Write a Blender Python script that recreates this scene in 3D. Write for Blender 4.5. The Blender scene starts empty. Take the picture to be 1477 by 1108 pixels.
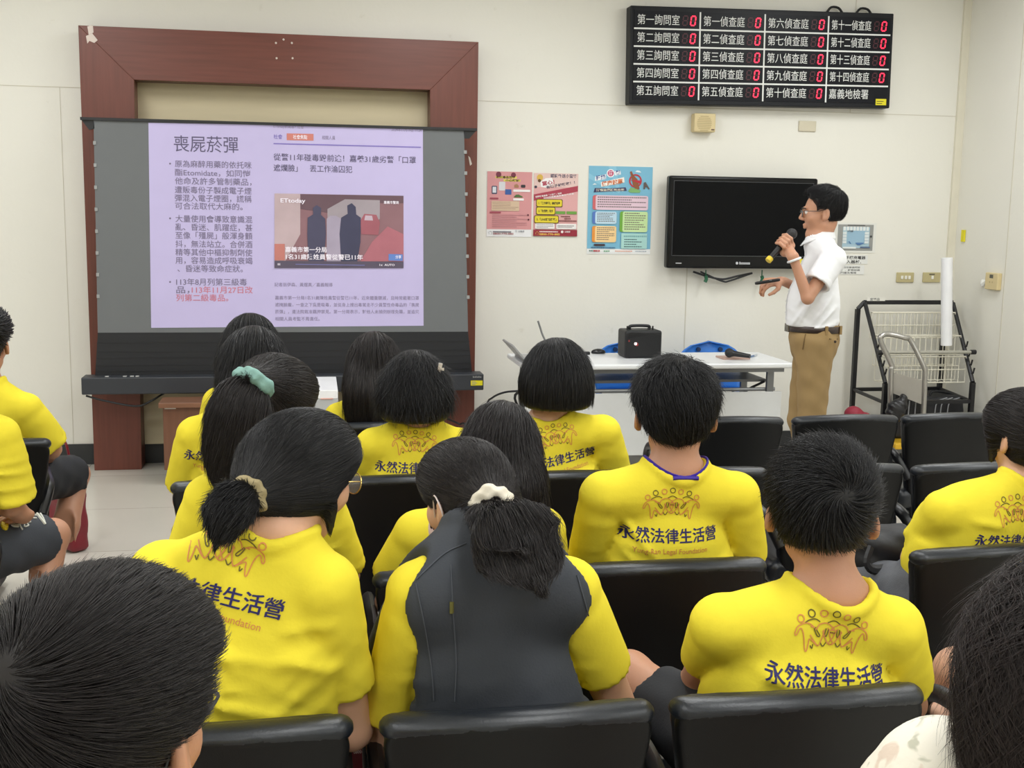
import bpy, math, random
import numpy as np
from mathutils import Vector, Matrix
from mathutils.bvhtree import BVHTree

S = bpy.context.scene
COL = S.collection
rng = np.random.default_rng(7)
A = lambda *v: np.array(v, dtype=float)
rad = math.radians

# ------------------------------------------------------------------ camera
FPX, IW, IH = 1700.0, 1477.0, 1108.0
PITCH, ROLL, YAW = rad(8.408), rad(0.921), rad(10.44)
CAMP = A(0, 0, 1.6)
_f = A(math.sin(YAW)*math.cos(PITCH), math.cos(YAW)*math.cos(PITCH), -math.sin(PITCH))
_r0 = A(math.cos(YAW), -math.sin(YAW), 0)
_d0 = np.cross(_f, _r0)
RT = math.cos(ROLL)*_r0 - math.sin(ROLL)*_d0
DN = math.sin(ROLL)*_r0 + math.cos(ROLL)*_d0
FW = _f
cam = bpy.data.cameras.new('camera')
cam.sensor_fit = 'HORIZONTAL'; cam.sensor_width = 36.0; cam.lens = 36.0*FPX/IW
cam.clip_start = 0.05; cam.clip_end = 60
camo = bpy.data.objects.new('camera', cam); COL.objects.link(camo)
camo.matrix_world = Matrix(((RT[0], -DN[0], -FW[0], CAMP[0]), (RT[1], -DN[1], -FW[1], CAMP[1]),
                            (RT[2], -DN[2], -FW[2], CAMP[2]), (0, 0, 0, 1)))
S.camera = camo

def ray(px, py): return FW + RT*((px-IW/2)/FPX) + DN*((py-IH/2)/FPX)
def at(px, py, y):            # survey: the point on a sight line at distance y into the room
    d = ray(px, py); return CAMP + d*(y/d[1])
def atz(px, py, z):           # survey: the point on a sight line at height z
    d = ray(px, py); return CAMP + d*((z-CAMP[2])/d[2])

# ------------------------------------------------------------------ world, lamps, exposure
XL, XR, YB, YF, ZC = -3.2, 4.463, -2.6, 7.501, 3.25
w = bpy.data.worlds.new('world'); S.world = w; w.use_nodes = True
w.node_tree.nodes['Background'].inputs[0].default_value = (0.9, 0.95, 1, 1)
w.node_tree.nodes['Background'].inputs[1].default_value = 0.12
LAMP_W = 28.0
for lx in (-1.6, 0.95, 3.5):
    for ly in (-0.9, 1.35, 3.6, 5.75):
        L = bpy.data.lights.new('ceiling_panel_light', 'AREA'); L.shape = 'RECTANGLE'
        L.size = 0.6; L.size_y = 1.2; L.energy = LAMP_W; L.color = (0.975, 0.995, 1.0)
        lo = bpy.data.objects.new('ceiling_panel_light', L); COL.objects.link(lo)
        lo.location = (lx, ly, ZC-0.03)
S.view_settings.view_transform = 'Standard'; S.view_settings.look = 'None'
S.view_settings.gamma = 1.0; S.view_settings.use_curve_mapping = False
S.view_settings.exposure = 0.06
S.cycles.max_bounces = 8; S.cycles.diffuse_bounces = 4; S.cycles.glossy_bounces = 3
S.cycles.transparent_max_bounces = 8; S.cycles.caustics_reflective = False; S.cycles.caustics_refractive = False
S.cycles.use_denoising = True

# ------------------------------------------------------------------ materials
def lin(c):
    c = [x/255.0 for x in c]
    return tuple((x/12.92 if x <= .04045 else ((x+.055)/1.055)**2.4) for x in c)
MATS = {}
def mat(name, rgb, rough=.5, metal=0., var=.04, scale=8., bump=0., bscale=60., emit=0., spec=.5, sss=0., coat=0., alpha=1., stretch=None, sheen=0., island=0.):
    if name in MATS: return MATS[name]
    m = bpy.data.materials.new(name); m.use_nodes = True; MATS[name] = m
    nt = m.node_tree; N = nt.nodes; K = nt.links; b = N['Principled BSDF']
    c = lin(rgb)
    tc = N.new('ShaderNodeTexCoord'); src = tc.outputs['Object']
    if stretch:
        mp = N.new('ShaderNodeMapping'); mp.inputs['Scale'].default_value = stretch
        K.new(src, mp.inputs[0]); src = mp.outputs[0]
    no = N.new('ShaderNodeTexNoise'); no.inputs['Scale'].default_value = scale; no.inputs['Detail'].default_value = 5
    K.new(src, no.inputs['Vector'])
    rp = N.new('ShaderNodeMapRange'); rp.inputs['From Min'].default_value = .25; rp.inputs['From Max'].default_value = .75
    rp.inputs['To Min'].default_value = 1-var; rp.inputs['To Max'].default_value = 1+var
    K.new(no.outputs[0], rp.inputs[0]); fac = rp.outputs[0]
    if island:
        ge = N.new('ShaderNodeNewGeometry'); r2 = N.new('ShaderNodeMapRange')
        r2.inputs['To Min'].default_value = 1-island; r2.inputs['To Max'].default_value = 1+island
        K.new(ge.outputs['Random Per Island'], r2.inputs[0])
        mu = N.new('ShaderNodeMath'); mu.operation = 'MULTIPLY'; K.new(fac, mu.inputs[0]); K.new(r2.outputs[0], mu.inputs[1]); fac = mu.outputs[0]
    mx = N.new('ShaderNodeMix'); mx.data_type = 'RGBA'; mx.blend_type = 'MULTIPLY'; mx.inputs[0].default_value = 1
    mx.inputs[6].default_value = (*c, 1); K.new(fac, mx.inputs[7])
    K.new(mx.outputs[2], b.inputs['Base Color'])
    b.inputs['Roughness'].default_value = rough; b.inputs['Metallic'].default_value = metal
    b.inputs['Specular IOR Level'].default_value = spec
    if sss:
        b.inputs['Subsurface Weight'].default_value = sss; b.inputs['Subsurface Radius'].default_value = (.012, .005, .003); b.inputs['Subsurface Scale'].default_value = 1
    if coat: b.inputs['Coat Weight'].default_value = coat; b.inputs['Coat Roughness'].default_value = .12
    if sheen: b.inputs['Sheen Weight'].default_value = sheen
    if emit:
        K.new(mx.outputs[2], b.inputs['Emission Color']); b.inputs['Emission Strength'].default_value = emit
    if alpha < 1: b.inputs['Alpha'].default_value = alpha
    if bump:
        n2 = N.new('ShaderNodeTexNoise'); n2.inputs['Scale'].default_value = bscale; n2.inputs['Detail'].default_value = 4
        K.new(src, n2.inputs['Vector'])
        bp = N.new('ShaderNodeBump'); bp.inputs['Strength'].default_value = min(1, bump); bp.inputs['Distance'].default_value = .004
        K.new(n2.outputs[0], bp.inputs['Height']); K.new(bp.outputs[0], b.inputs['Normal'])
    return m

def wall_mat():
    m = mat('wall_paint', (231, 229, 220), rough=.6, var=.015, scale=1.3, bump=.15, bscale=45)
    N = m.node_tree.nodes; K = m.node_tree.links; b = N['Principled BSDF']
    prev = b.inputs['Base Color'].links[0].from_socket
    tc = N.new('ShaderNodeTexCoord')
    no = N.new('ShaderNodeTexNoise'); no.inputs['Scale'].default_value = 7; no.inputs['Detail'].default_value = 8; no.inputs['Roughness'].default_value = .7
    K.new(tc.outputs['Object'], no.inputs['Vector'])
    r = N.new('ShaderNodeMapRange'); r.inputs['From Min'].default_value = .66; r.inputs['From Max'].default_value = .8
    K.new(no.outputs[0], r.inputs[0])
    mul = N.new('ShaderNodeMath'); mul.operation = 'MULTIPLY'; mul.inputs[1].default_value = .35; K.new(r.outputs[0], mul.inputs[0])
    mx = N.new('ShaderNodeMix'); mx.data_type = 'RGBA'; K.new(mul.outputs[0], mx.inputs[0]); K.new(prev, mx.inputs[6])
    mx.inputs[7].default_value = (*lin((180, 172, 150)), 1)
    K.new(mx.outputs[2], b.inputs['Base Color'])
    return m

def tile_mat():
    m = mat('floor_tile', (206, 201, 191), rough=.22, var=.03, scale=2.5, spec=.5)
    N = m.node_tree.nodes; K = m.node_tree.links; b = N['Principled BSDF']
    prev = b.inputs['Base Color'].links[0].from_socket
    tc = N.new('ShaderNodeTexCoord'); mp = N.new('ShaderNodeMapping'); mp.inputs['Location'].default_value = (.29, .1, 0)
    br = N.new('ShaderNodeTexBrick'); br.offset = 0; br.squash = 1
    br.inputs['Scale'].default_value = 1; br.inputs['Mortar Size'].default_value = .002; br.inputs['Brick Width'].default_value = .8; br.inputs['Row Height'].default_value = .8
    br.inputs['Color1'].default_value = (1, 1, 1, 1); br.inputs['Color2'].default_value = (.93, .93, .92, 1); br.inputs['Mortar'].default_value = (.45, .43, .4, 1)
    K.new(tc.outputs['Object'], mp.inputs[0]); K.new(mp.outputs[0], br.inputs['Vector'])
    mx = N.new('ShaderNodeMix'); mx.data_type = 'RGBA'; mx.blend_type = 'MULTIPLY'; mx.inputs[0].default_value = 1
    K.new(prev, mx.inputs[6]); K.new(br.outputs['Color'], mx.inputs[7]); K.new(mx.outputs[2], b.inputs['Base Color'])
    return m

def wood_mat(name, rgb, stretch):
    m = mat(name, rgb, rough=.35, var=.16, scale=6, stretch=stretch, spec=.45)
    return m

# ------------------------------------------------------------------ mesh helpers
def nrm(v): v = np.asarray(v, float); return v/(np.linalg.norm(v)+1e-12)
def npmesh(name, V, F, smooth=True):
    """mesh from arrays; F is an (n,4) / (n,3) array or a list of index lists"""
    me = bpy.data.meshes.new(name)
    V = np.asarray(V, np.float32)
    if isinstance(F, np.ndarray):
        k = F.shape[1]; n = len(F)
        me.vertices.add(len(V)); me.vertices.foreach_set('co', V.ravel())
        me.loops.add(n*k); me.loops.foreach_set('vertex_index', F.astype(np.int32).ravel())
        me.polygons.add(n); me.polygons.foreach_set('loop_start', np.arange(0, n*k, k, dtype=np.int32))
        me.update(calc_edges=True); me.validate()
    else:
        me.from_pydata([tuple(map(float, v)) for v in V], [], [tuple(map(int, f)) for f in F]); me.update()
    if smooth: me.polygons.foreach_set('use_smooth', np.ones(len(me.polygons), dtype=bool))
    return me

def wloc(o):
    p = np.zeros(3)
    while o is not None: p = p + np.array(o.location); o = o.parent
    return p

def tag(o, label=None, cat=None, group=None, kind=None):
    if label: o['label'] = label
    if cat: o['category'] = cat
    if group: o['group'] = group
    if kind: o['kind'] = kind
    return o

def empty(name, loc, label, cat, group=None):
    o = bpy.data.objects.new(name, None); COL.objects.link(o); o.location = tuple(map(float, loc)); o.empty_display_size = .1
    return tag(o, label, cat, group)

def link(name, me, m, parent=None, label=None, base=False):
    """link a mesh given in world coordinates"""
    o = bpy.data.objects.new(name, me); COL.objects.link(o)
    me.name = name
    ms = m if isinstance(m, (list, tuple)) else [m]
    if len(me.materials) == 0:
        for x in ms: me.materials.append(x)
    if parent is not None:
        o.parent = parent; o.location = tuple(-wloc(parent))
    elif base:
        co = np.empty(len(me.vertices)*3, np.float32); me.vertices.foreach_get('co', co); co = co.reshape(-1, 3)
        c = (co.min(0)+co.max(0))/2; c[2] = co[:, 2].min(); me.vertices.foreach_set('co', (co-c).ravel()); me.update(); o.location = tuple(map(float, c))
    if label: o['label'] = label
    return o

def rotm(yaw=0, pitch=0, roll=0):
    """columns right / forward / up; yaw + turns left, pitch + looks up, roll + tips to the right shoulder (degrees)"""
    a, b, c = rad(yaw), rad(pitch), rad(roll)
    Rz = np.array([[math.cos(a), -math.sin(a), 0], [math.sin(a), math.cos(a), 0], [0, 0, 1]])
    Rx = np.array([[1, 0, 0], [0, math.cos(b), -math.sin(b)], [0, math.sin(b), math.cos(b)]])
    Ry = np.array([[math.cos(c), 0, math.sin(c)], [0, 1, 0], [-math.sin(c), 0, math.cos(c)]])
    return Rz @ Rx @ Ry

def frame_of(d, hint=(0, 0, 1)):
    d = nrm(d); h = np.asarray(hint, float)
    if abs(d @ nrm(h)) > .95: h = A(0, 1, 0) if abs(d[1]) < .9 else A(1, 0, 0)
    s = nrm(np.cross(d, h)); return s, np.cross(s, d)

class MB:
    """collects boxes, bars, tubes, prisms; build() links them as one mesh"""
    def __init__(s): s.V = []; s.F = []
    def add(s, V, F):
        o = len(s.V); s.V += [tuple(v) for v in V]; s.F += [tuple(i+o for i in f) for f in F]; return s
    def box(s, lo, hi, M=None, c=None):
        lo = np.asarray(lo, float); hi = np.asarray(hi, float)
        V = np.array([[x, y, z] for x in (lo[0], hi[0]) for y in (lo[1], hi[1]) for z in (lo[2], hi[2])])
        if M is not None: V = (np.asarray(M) @ (V-c).T).T + c if c is not None else (np.asarray(M) @ V.T).T
        return s.add(V, [(0, 1, 3, 2), (4, 6, 7, 5), (0, 4, 5, 1), (2, 3, 7, 6), (0, 2, 6, 4), (1, 5, 7, 3)])
    def obox(s, c, half, M):
        V = [np.asarray(c) + M @ (np.array([i, j, k])*half) for i in (-1, 1) for j in (-1, 1) for k in (-1, 1)]
        return s.add(V, [(0, 1, 3, 2), (4, 6, 7, 5), (0, 4, 5, 1), (2, 3, 7, 6), (0, 2, 6, 4), (1, 5, 7, 3)])
    def tube(s, P, r, n=10, closed=False, squash=1., hint=(0, 0, 1)):
        P = [np.asarray(p, float) for p in P]; m = len(P); V = []; F = []
        rr = r if hasattr(r, '__len__') else [r]*m
        prev = None
        for i in range(m):
            if closed: d = P[(i+1) % m]-P[i-1]
            else: d = P[min(i+1, m-1)]-P[max(i-1, 0)]
            d = nrm(d)
            if prev is None: a, b = frame_of(d, hint)
            else:
                a = nrm(prev - d*(prev @ d)); b = np.cross(a, d)*-1
                b = np.cross(d, a)
            prev = a
            if i == 0: b = np.cross(d, a)
            for k in range(n):
                t = 2*math.pi*k/n; V.append(P[i] + rr[i]*(math.cos(t)*a + squash*math.sin(t)*b))
        for i in range(m if closed else m-1):
            j = (i+1) % m
            for k in range(n):
                l = (k+1) % n; F.append((i*n+k, i*n+l, j*n+l, j*n+k))
        if not closed:
            F.append(tuple(range(n))[::-1]); F.append(tuple((m-1)*n+k for k in range(n)))
        return s.add(V, F)
    def cyl(s, a, b, r, r2=None, n=20): return s.tube([a, b], [r, r if r2 is None else r2], n)
    def prism(s, O, d):
        """outline O (3D points) pushed by vector d"""
        O = [np.asarray(o, float) for o in O]; n = len(O)
        V = O + [o+np.asarray(d) for o in O]
        F = [tuple(range(n))[::-1], tuple(range(n, 2*n))] + [(i, (i+1) % n, n+(i+1) % n, n+i) for i in range(n)]
        return s.add(V, F)
    def grid(s, P):
        """P (a,b,3)"""
        a, b = P.shape[:2]
        return s.add(P.reshape(-1, 3), [(i*b+j, i*b+j+1, (i+1)*b+j+1, (i+1)*b+j) for i in range(a-1) for j in range(b-1)])
    def build(s, name, m, parent=None, label=None, bevel=0., smooth=False, base=False, seg=2):
        me = npmesh(name, s.V, s.F, smooth=smooth)
        import bmesh
        bm = bmesh.new(); bm.from_mesh(me); bmesh.ops.recalc_face_normals(bm, faces=bm.faces)
        if bevel:
            es = [e for e in bm.edges if len(e.link_faces) == 2 and e.calc_face_angle(0) > .6]
            bmesh.ops.bevel(bm, geom=es, offset=bevel, offset_type='OFFSET', segments=seg, profile=.5, affect='EDGES', clamp_overlap=True)
        bm.to_mesh(me); bm.free()
        if smooth:
            me.polygons.foreach_set('use_smooth', np.ones(len(me.polygons), dtype=bool)); me.set_sharp_from_angle(angle=rad(40))
        return link(name, me, m, parent, label, base)

def bez(P, n=24):
    """Catmull-Rom through points"""
    P = [np.asarray(p, float) for p in P]; Q = [2*P[0]-P[1]] + P + [2*P[-1]-P[-2]]; out = []
    m = len(P)-1; per = max(2, n//m)
    for i in range(m):
        a, b, c, d = Q[i:i+4]
        for t in np.linspace(0, 1, per, endpoint=False):
            out.append(.5*((2*b) + (c-a)*t + (2*a-5*b+4*c-d)*t*t + (3*b-a-3*c+d)*t**3))
    out.append(P[-1]); return out

# ------------------------------------------------------------------ writing
_TX = {}
def text2d(txt, bold=0.):
    """flat outline of a line of text: height-1 em units, left aligned"""
    key = (txt, bold)
    if key in _TX: return _TX[key]
    cu = bpy.data.curves.new('t', 'FONT'); cu.body = txt; cu.size = 1; cu.resolution_u = 3; cu.offset = bold; cu.fill_mode = 'FRONT'
    ob = bpy.data.objects.new('t', cu); COL.objects.link(ob)
    dg = bpy.context.evaluated_depsgraph_get(); dg.update()
    me = ob.evaluated_get(dg).to_mesh()
    V = np.array([v.co[:2] for v in me.vertices]).reshape(-1, 2); F = [tuple(p.vertices) for p in me.polygons]
    ob.evaluated_get(dg).to_mesh_clear(); bpy.data.objects.remove(ob); bpy.data.curves.remove(cu)
    _TX[key] = (V, F); return V, F

class Flat:
    """a flat drawing board: origin o, unit vectors right r, up u, front n"""
    def __init__(s, o, r, u, n): s.o = np.asarray(o, float); s.r = nrm(r); s.u = nrm(u); s.n = nrm(n)
    def pt(s, x, y, d=0): return s.o + s.r*x + s.u*y + s.n*d
    def pts(s, V2, d): return s.o + np.outer(V2[:, 0], s.r) + np.outer(V2[:, 1], s.u) + s.n*d
    def text(s, mb, txt, x, y, h, d=.002, width=None, align='l', bold=0., rot=0, shear=0):
        V, F = text2d(txt, bold)
        if len(V) == 0: return
        V = V.copy(); lo, hi = V.min(0), V.max(0)
        sx = h if width is None else width/(hi[0]-lo[0])
        V[:, 0] = (V[:, 0]-lo[0])*sx; V[:, 1] = V[:, 1]*h
        wd = (hi[0]-lo[0])*sx
        if align == 'c': V[:, 0] -= wd/2
        if align == 'r': V[:, 0] -= wd
        if shear: V[:, 0] += shear*V[:, 1]
        if rot:
            c, q = math.cos(rad(rot)), math.sin(rad(rot)); V = V @ np.array([[c, q], [-q, c]])
        V += (x, y)
        mb.add(s.pts(V, d), F)
    def poly(s, mb, P2, d=.0015):
        V = s.pts(np.array(P2, float), d); mb.add(V, [tuple(range(len(V)))])
    def rect(s, mb, x0, y0, x1, y1, d=.0015): s.poly(mb, [(x0, y0), (x1, y0), (x1, y1), (x0, y1)], d)
    def rrect(s, mb, x0, y0, x1, y1, r, d=.0015):
        P = []
        for cx, cy, a0 in ((x1-r, y0+r, -90), (x1-r, y1-r, 0), (x0+r, y1-r, 90), (x0+r, y0+r, 180)):
            for k in range(5): t = rad(a0+k*22.5); P.append((cx+r*math.cos(t), cy+r*math.sin(t)))
        s.poly(mb, P, d)
    def disc(s, mb, x, y, r, d=.0015, n=20, ry=None): s.poly(mb, [(x+r*math.cos(2*math.pi*k/n), y+(ry or r)*math.sin(2*math.pi*k/n)) for k in range(n)], d)
    def line(s, mb, P2, wd, d=.0015, closed=False):
        P = [np.array(p, float) for p in P2]; m = len(P); L = []; R_ = []
        for i in range(m):
            if closed: t = P[(i+1) % m]-P[i-1]
            else: t = P[min(i+1, m-1)]-P[max(i-1, 0)]
            t = t/(np.linalg.norm(t)+1e-9); q = np.array([-t[1], t[0]])*wd/2
            L.append(P[i]+q); R_.append(P[i]-q)
        V = s.pts(np.array(L+R_), d)
        mb.add(V, [(i, m+i, m+(i+1) % m, (i+1) % m) for i in range(m if closed else m-1)])
    def ring(s, mb, x, y, r, wd, d=.0015, n=20): s.line(mb, [(x+r*math.cos(2*math.pi*k/n), y+r*math.sin(2*math.pi*k/n)) for k in range(n)], wd, d, True)

# ------------------------------------------------------------------ solid modelling on a distance grid
def smin(a, b, k):
    h = np.maximum(k-np.abs(a-b), 0)/k
    return np.minimum(a, b)-h*h*(k*.25)
class Field:
    def __init__(s, lo, hi, h):
        s.lo = np.asarray(lo, np.float32); s.h = h
        n = np.ceil((np.asarray(hi)-s.lo)/h).astype(int)+1
        s.n = n; s.f = np.full(tuple(n), .09, np.float32)
        s.ax = [s.lo[i]+h*np.arange(n[i], dtype=np.float32) for i in range(3)]
    def blk(s, lo, hi, m):
        a = np.clip(np.floor((np.asarray(lo)-m-s.lo)/s.h).astype(int), 0, s.n); b = np.clip(np.ceil((np.asarray(hi)+m-s.lo)/s.h).astype(int)+1, 0, s.n)
        if np.any(b <= a): return None, None
        sl = tuple(slice(a[i], b[i]) for i in range(3))
        return sl, (s.ax[0][sl[0]][:, None, None], s.ax[1][sl[1]][None, :, None], s.ax[2][sl[2]][None, None, :])
    def add(s, p, k=.02):
        fn, lo, hi = p; sl, X = s.blk(lo, hi, k+.03)
        if sl is None: return s
        s.f[sl] = smin(s.f[sl], fn(*X), k); return s
    def sub(s, p, k=.005):
        fn, lo, hi = p; sl, X = s.blk(lo, hi, k+.012)
        if sl is None: return s
        s.f[sl] = -smin(-s.f[sl], fn(*X), k); return s
    def cut(s, o, n, k=.004):
        """remove what lies on the +n side of the plane through o"""
        n = nrm(n); sl, X = s.blk(s.lo, s.lo+s.h*s.n, 0)
        d = (X[0]-o[0])*n[0]+(X[1]-o[1])*n[1]+(X[2]-o[2])*n[2]
        s.f = -smin(-s.f, -d.astype(np.float32), k); return s
    def warp(s, fn):
        sl, X = s.blk(s.lo, s.lo+s.h*s.n, 0); s.f = (s.f + fn(*X)).astype(np.float32); return s
    def sample(s, P):
        q = (P-s.lo)/s.h; q = np.clip(q, 0, s.n-1.001); i = q.astype(int); t = (q-i).astype(np.float32); f = s.f; out = 0
        for dx in (0, 1):
            for dy in (0, 1):
                for dz in (0, 1):
                    wgt = (t[:, 0] if dx else 1-t[:, 0])*(t[:, 1] if dy else 1-t[:, 1])*(t[:, 2] if dz else 1-t[:, 2])
                    out = out + wgt*f[i[:, 0]+dx, i[:, 1]+dy, i[:, 2]+dz]
        return out
    def grad(s, P):
        e = s.h; g = np.stack([s.sample(P+np.eye(3)[k]*e)-s.sample(P-np.eye(3)[k]*e) for k in range(3)], 1)
        return g/(np.linalg.norm(g, axis=1, keepdims=True)+1e-9)
    def mesh(s):
        f = s.f; f[0] = f[-1] = .05; f[:, 0] = f[:, -1] = .05; f[:, :, 0] = f[:, :, -1] = .05
        b = f < 0; c = np.zeros(tuple(s.n-1), np.uint8)
        for dx in (0, 1):
            for dy in (0, 1):
                for dz in (0, 1): c += b[dx:s.n[0]-1+dx, dy:s.n[1]-1+dy, dz:s.n[2]-1+dz]
        idx = np.argwhere((c > 0) & (c < 8)); acc = np.zeros((len(idx), 3), np.float32); cnt = np.zeros(len(idx), np.float32)
        cs = [(x, y, z) for x in (0, 1) for y in (0, 1) for z in (0, 1)]
        for a in cs:
            for k in range(3):
                if a[k]: continue
                bb = list(a); bb[k] = 1
                v0 = f[idx[:, 0]+a[0], idx[:, 1]+a[1], idx[:, 2]+a[2]]; v1 = f[idx[:, 0]+bb[0], idx[:, 1]+bb[1], idx[:, 2]+bb[2]]
                x = (v0 < 0) != (v1 < 0); t = np.where(x, v0/np.where(x, v0-v1, 1), 0)
                p = np.tile(np.array(a, np.float32), (len(idx), 1)); p[:, k] = t
                acc += p*x[:, None]; cnt += x
        V = s.lo + s.h*(idx + acc/np.maximum(cnt, 1)[:, None])
        vid = np.full(tuple(s.n-1), -1, np.int32); vid[idx[:, 0], idx[:, 1], idx[:, 2]] = np.arange(len(idx))
        Fs = []
        for k in range(3):
            u, v = (k+1) % 3, (k+2) % 3
            s0 = [slice(1, -1)]*3; s0[k] = slice(0, -1); s1 = list(s0); s1[k] = slice(1, None)
            e0, e1 = b[tuple(s0)], b[tuple(s1)]
            e = np.argwhere(e0 != e1); 
            if len(e) == 0: continue
            flip = e1[e[:, 0], e[:, 1], e[:, 2]]
            off = np.ones(3, int); off[k] = 0; e = e+off
            def cell(du, dv):
                q = e.copy(); q[:, u] -= du; q[:, v] -= dv; return vid[q[:, 0], q[:, 1], q[:, 2]]
            Q = np.stack([cell(1, 1), cell(0, 1), cell(0, 0), cell(1, 0)], 1)
            Q[flip] = Q[flip][:, ::-1]; Fs.append(Q)
        return V, np.concatenate(Fs)
def _bb(pts, r): p = np.array(pts); return p.min(0)-r, p.max(0)+r
def cap(a, b, ra, rb=None):
    a = np.asarray(a, np.float32); b = np.asarray(b, np.float32); rb = ra if rb is None else rb; u = b-a; uu = float(u @ u)+1e-9
    def fn(X, Y, Z):
        x, y, z = X-a[0], Y-a[1], Z-a[2]; t = np.clip((x*u[0]+y*u[1]+z*u[2])/uu, 0, 1)
        return np.sqrt((x-t*u[0])**2+(y-t*u[1])**2+(z-t*u[2])**2)-(ra+(rb-ra)*t)
    return (fn, *_bb([a, b], max(ra, rb)))
def ecap(a, b, ra, rb, side, flat, flat2=None):
    a = np.asarray(a, np.float32); b = np.asarray(b, np.float32); u = b-a; L = float(np.linalg.norm(u))+1e-9; u = u/L
    sd = np.asarray(side, np.float32); sd = sd-u*(sd @ u); sd = sd/np.linalg.norm(sd); fw = np.cross(u, sd); f2 = flat if flat2 is None else flat2
    def fn(X, Y, Z):
        x, y, z = X-a[0], Y-a[1], Z-a[2]; h = x*u[0]+y*u[1]+z*u[2]; t = np.clip(h/L, 0, 1); e = h-t*L
        p = x*sd[0]+y*sd[1]+z*sd[2]; q = (x*fw[0]+y*fw[1]+z*fw[2])/(flat+(f2-flat)*t)
        return (np.sqrt(p*p+q*q+e*e)-(ra+(rb-ra)*t))*.8
    return (fn, *_bb([a, b], max(ra, rb)*max(1, flat, f2)))
def ell(c, r, M=np.eye(3)):
    c = np.asarray(c, np.float32); r = np.asarray(r, np.float32); M = np.asarray(M, np.float32)
    def fn(X, Y, Z):
        x, y, z = X-c[0], Y-c[1], Z-c[2]; q = [x*M[0, k]+y*M[1, k]+z*M[2, k] for k in range(3)]
        k0 = np.sqrt(sum((q[k]/r[k])**2 for k in range(3))); k1 = np.sqrt(sum((q[k]/r[k]**2)**2 for k in range(3)))+1e-6
        return k0*(k0-1)/k1
    return (fn, c-r.max(), c+r.max())
def rbox(c, half, M=np.eye(3), r=.01):
    c = np.asarray(c, np.float32); hf = np.asarray(half, np.float32)-r; M = np.asarray(M, np.float32)
    def fn(X, Y, Z):
        x, y, z = X-c[0], Y-c[1], Z-c[2]; q = [np.abs(x*M[0, k]+y*M[1, k]+z*M[2, k])-hf[k] for k in range(3)]
        return np.sqrt(sum(np.maximum(v, 0)**2 for v in q))+np.minimum(np.maximum(np.maximum(q[0], q[1]), q[2]), 0)-r
    R = float(np.linalg.norm(half)); return (fn, c-R, c+R)
def slab(o, n, prim):
    """a solid cut by a plane: what lies on the +n side goes"""
    fn, lo, hi = prim; n = nrm(n); o = np.asarray(o, float)
    return (lambda X, Y, Z: np.maximum(fn(X, Y, Z), (X-o[0])*n[0]+(Y-o[1])*n[1]+(Z-o[2])*n[2]), lo, hi)
def chain(P, R): return [cap(P[i], P[i+1], R[i], R[i+1]) for i in range(len(P)-1)]
def bounds(prims, m=.03):
    return np.min([p[1] for p in prims], 0)-m, np.max([p[2] for p in prims], 0)+m
def solid(prims, h, k=.02, subs=(), ksub=.005, margin=.03, warp=None):
    lo, hi = bounds([p[0] if isinstance(p[0], tuple) else p for p in prims], margin); F = Field(lo, hi, h)
    for p in prims:
        if isinstance(p[0], tuple): F.add(p[0], p[1])
        else: F.add(p, k)
    for p in subs: F.sub(p, ksub)
    if warp: F.warp(warp)
    return F
# ------------------------------------------------------------------ the room
WALL = wall_mat(); TILE = tile_mat()
BLACKP = mat('black_plastic', (24, 25, 28), rough=.5, var=.06)
BASEB = mat('dark_skirting', (44, 46, 48), rough=.45, var=.08)
GROOVE = mat('wall_joint', (206, 201, 186), rough=.7)
DGROOVE = mat('conduit_cream', (222, 217, 200), rough=.5)
def room_box(name, lo, hi, m):
    o = MB().box(lo, hi).build(name, m, base=True); o['kind'] = 'structure'; return o
room_box('floor', (XL-.1, YB-.1, -.1), (XR+.1, YF+.1, 0), TILE)
room_box('ceiling', (XL-.1, YB-.1, ZC), (XR+.1, YF+.1, ZC+.1), mat('ceiling_white', (236, 236, 232), rough=.8, var=.02))
room_box('wall_front', (XL, YF, 0), (XR, YF+.1, ZC), WALL)
room_box('wall_right', (XR, YB, 0), (XR+.1, YF+.1, ZC), WALL)
room_box('wall_left', (XL-.1, YB, 0), (XL, YF+.1, ZC), WALL)
room_box('wall_back', (XL, YB-.1, 0), (XR, YB, ZC), WALL)
room_box('baseboard_front', (XL, YF-.012, 0), (XR, YF, .128), BASEB)
room_box('baseboard_right', (XR-.012, YB, 0), (XR, YF-.012, .128), BASEB)
zs = at(800, 149, YF)[2]
room_box('trim_1', (XL, YF-.002, zs-.002), (XR, YF, zs+.002), GROOVE)
xs = at(989, 440, YF)[0]
room_box('trim_2', (xs-.003, YF-.0025, .128), (xs+.003, YF, 1.4), GROOVE)
xs = at(103, 560, YF)[0]
room_box('trim_3', (xs-.0015, YF-.0025, .128), (xs+.0015, YF, zs-.002), GROOVE)
xs = at(1235, 5, YF)[0]
room_box('trim_4', (xs-.002, YF-.0025, zs+.002), (xs+.002, YF, ZC), GROOVE)
d_ = ray(1457, 300); ys = 4.463/d_[0]*d_[1]
room_box('trim_5', (XR-.0025, ys-.003, .128), (XR, ys+.003, ZC), GROOVE)
x0 = at(1383, 200, YF)[0]-.005
room_box('trim_6', (x0-.03, YF-.02, .128), (x0+.028, YF, ZC), DGROOVE)
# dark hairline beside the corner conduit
room_box('trim_7', (XR-.006, YF-.012, .128), (XR, YF, ZC), mat('joint_dark', (120, 112, 92), rough=.8))

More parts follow.
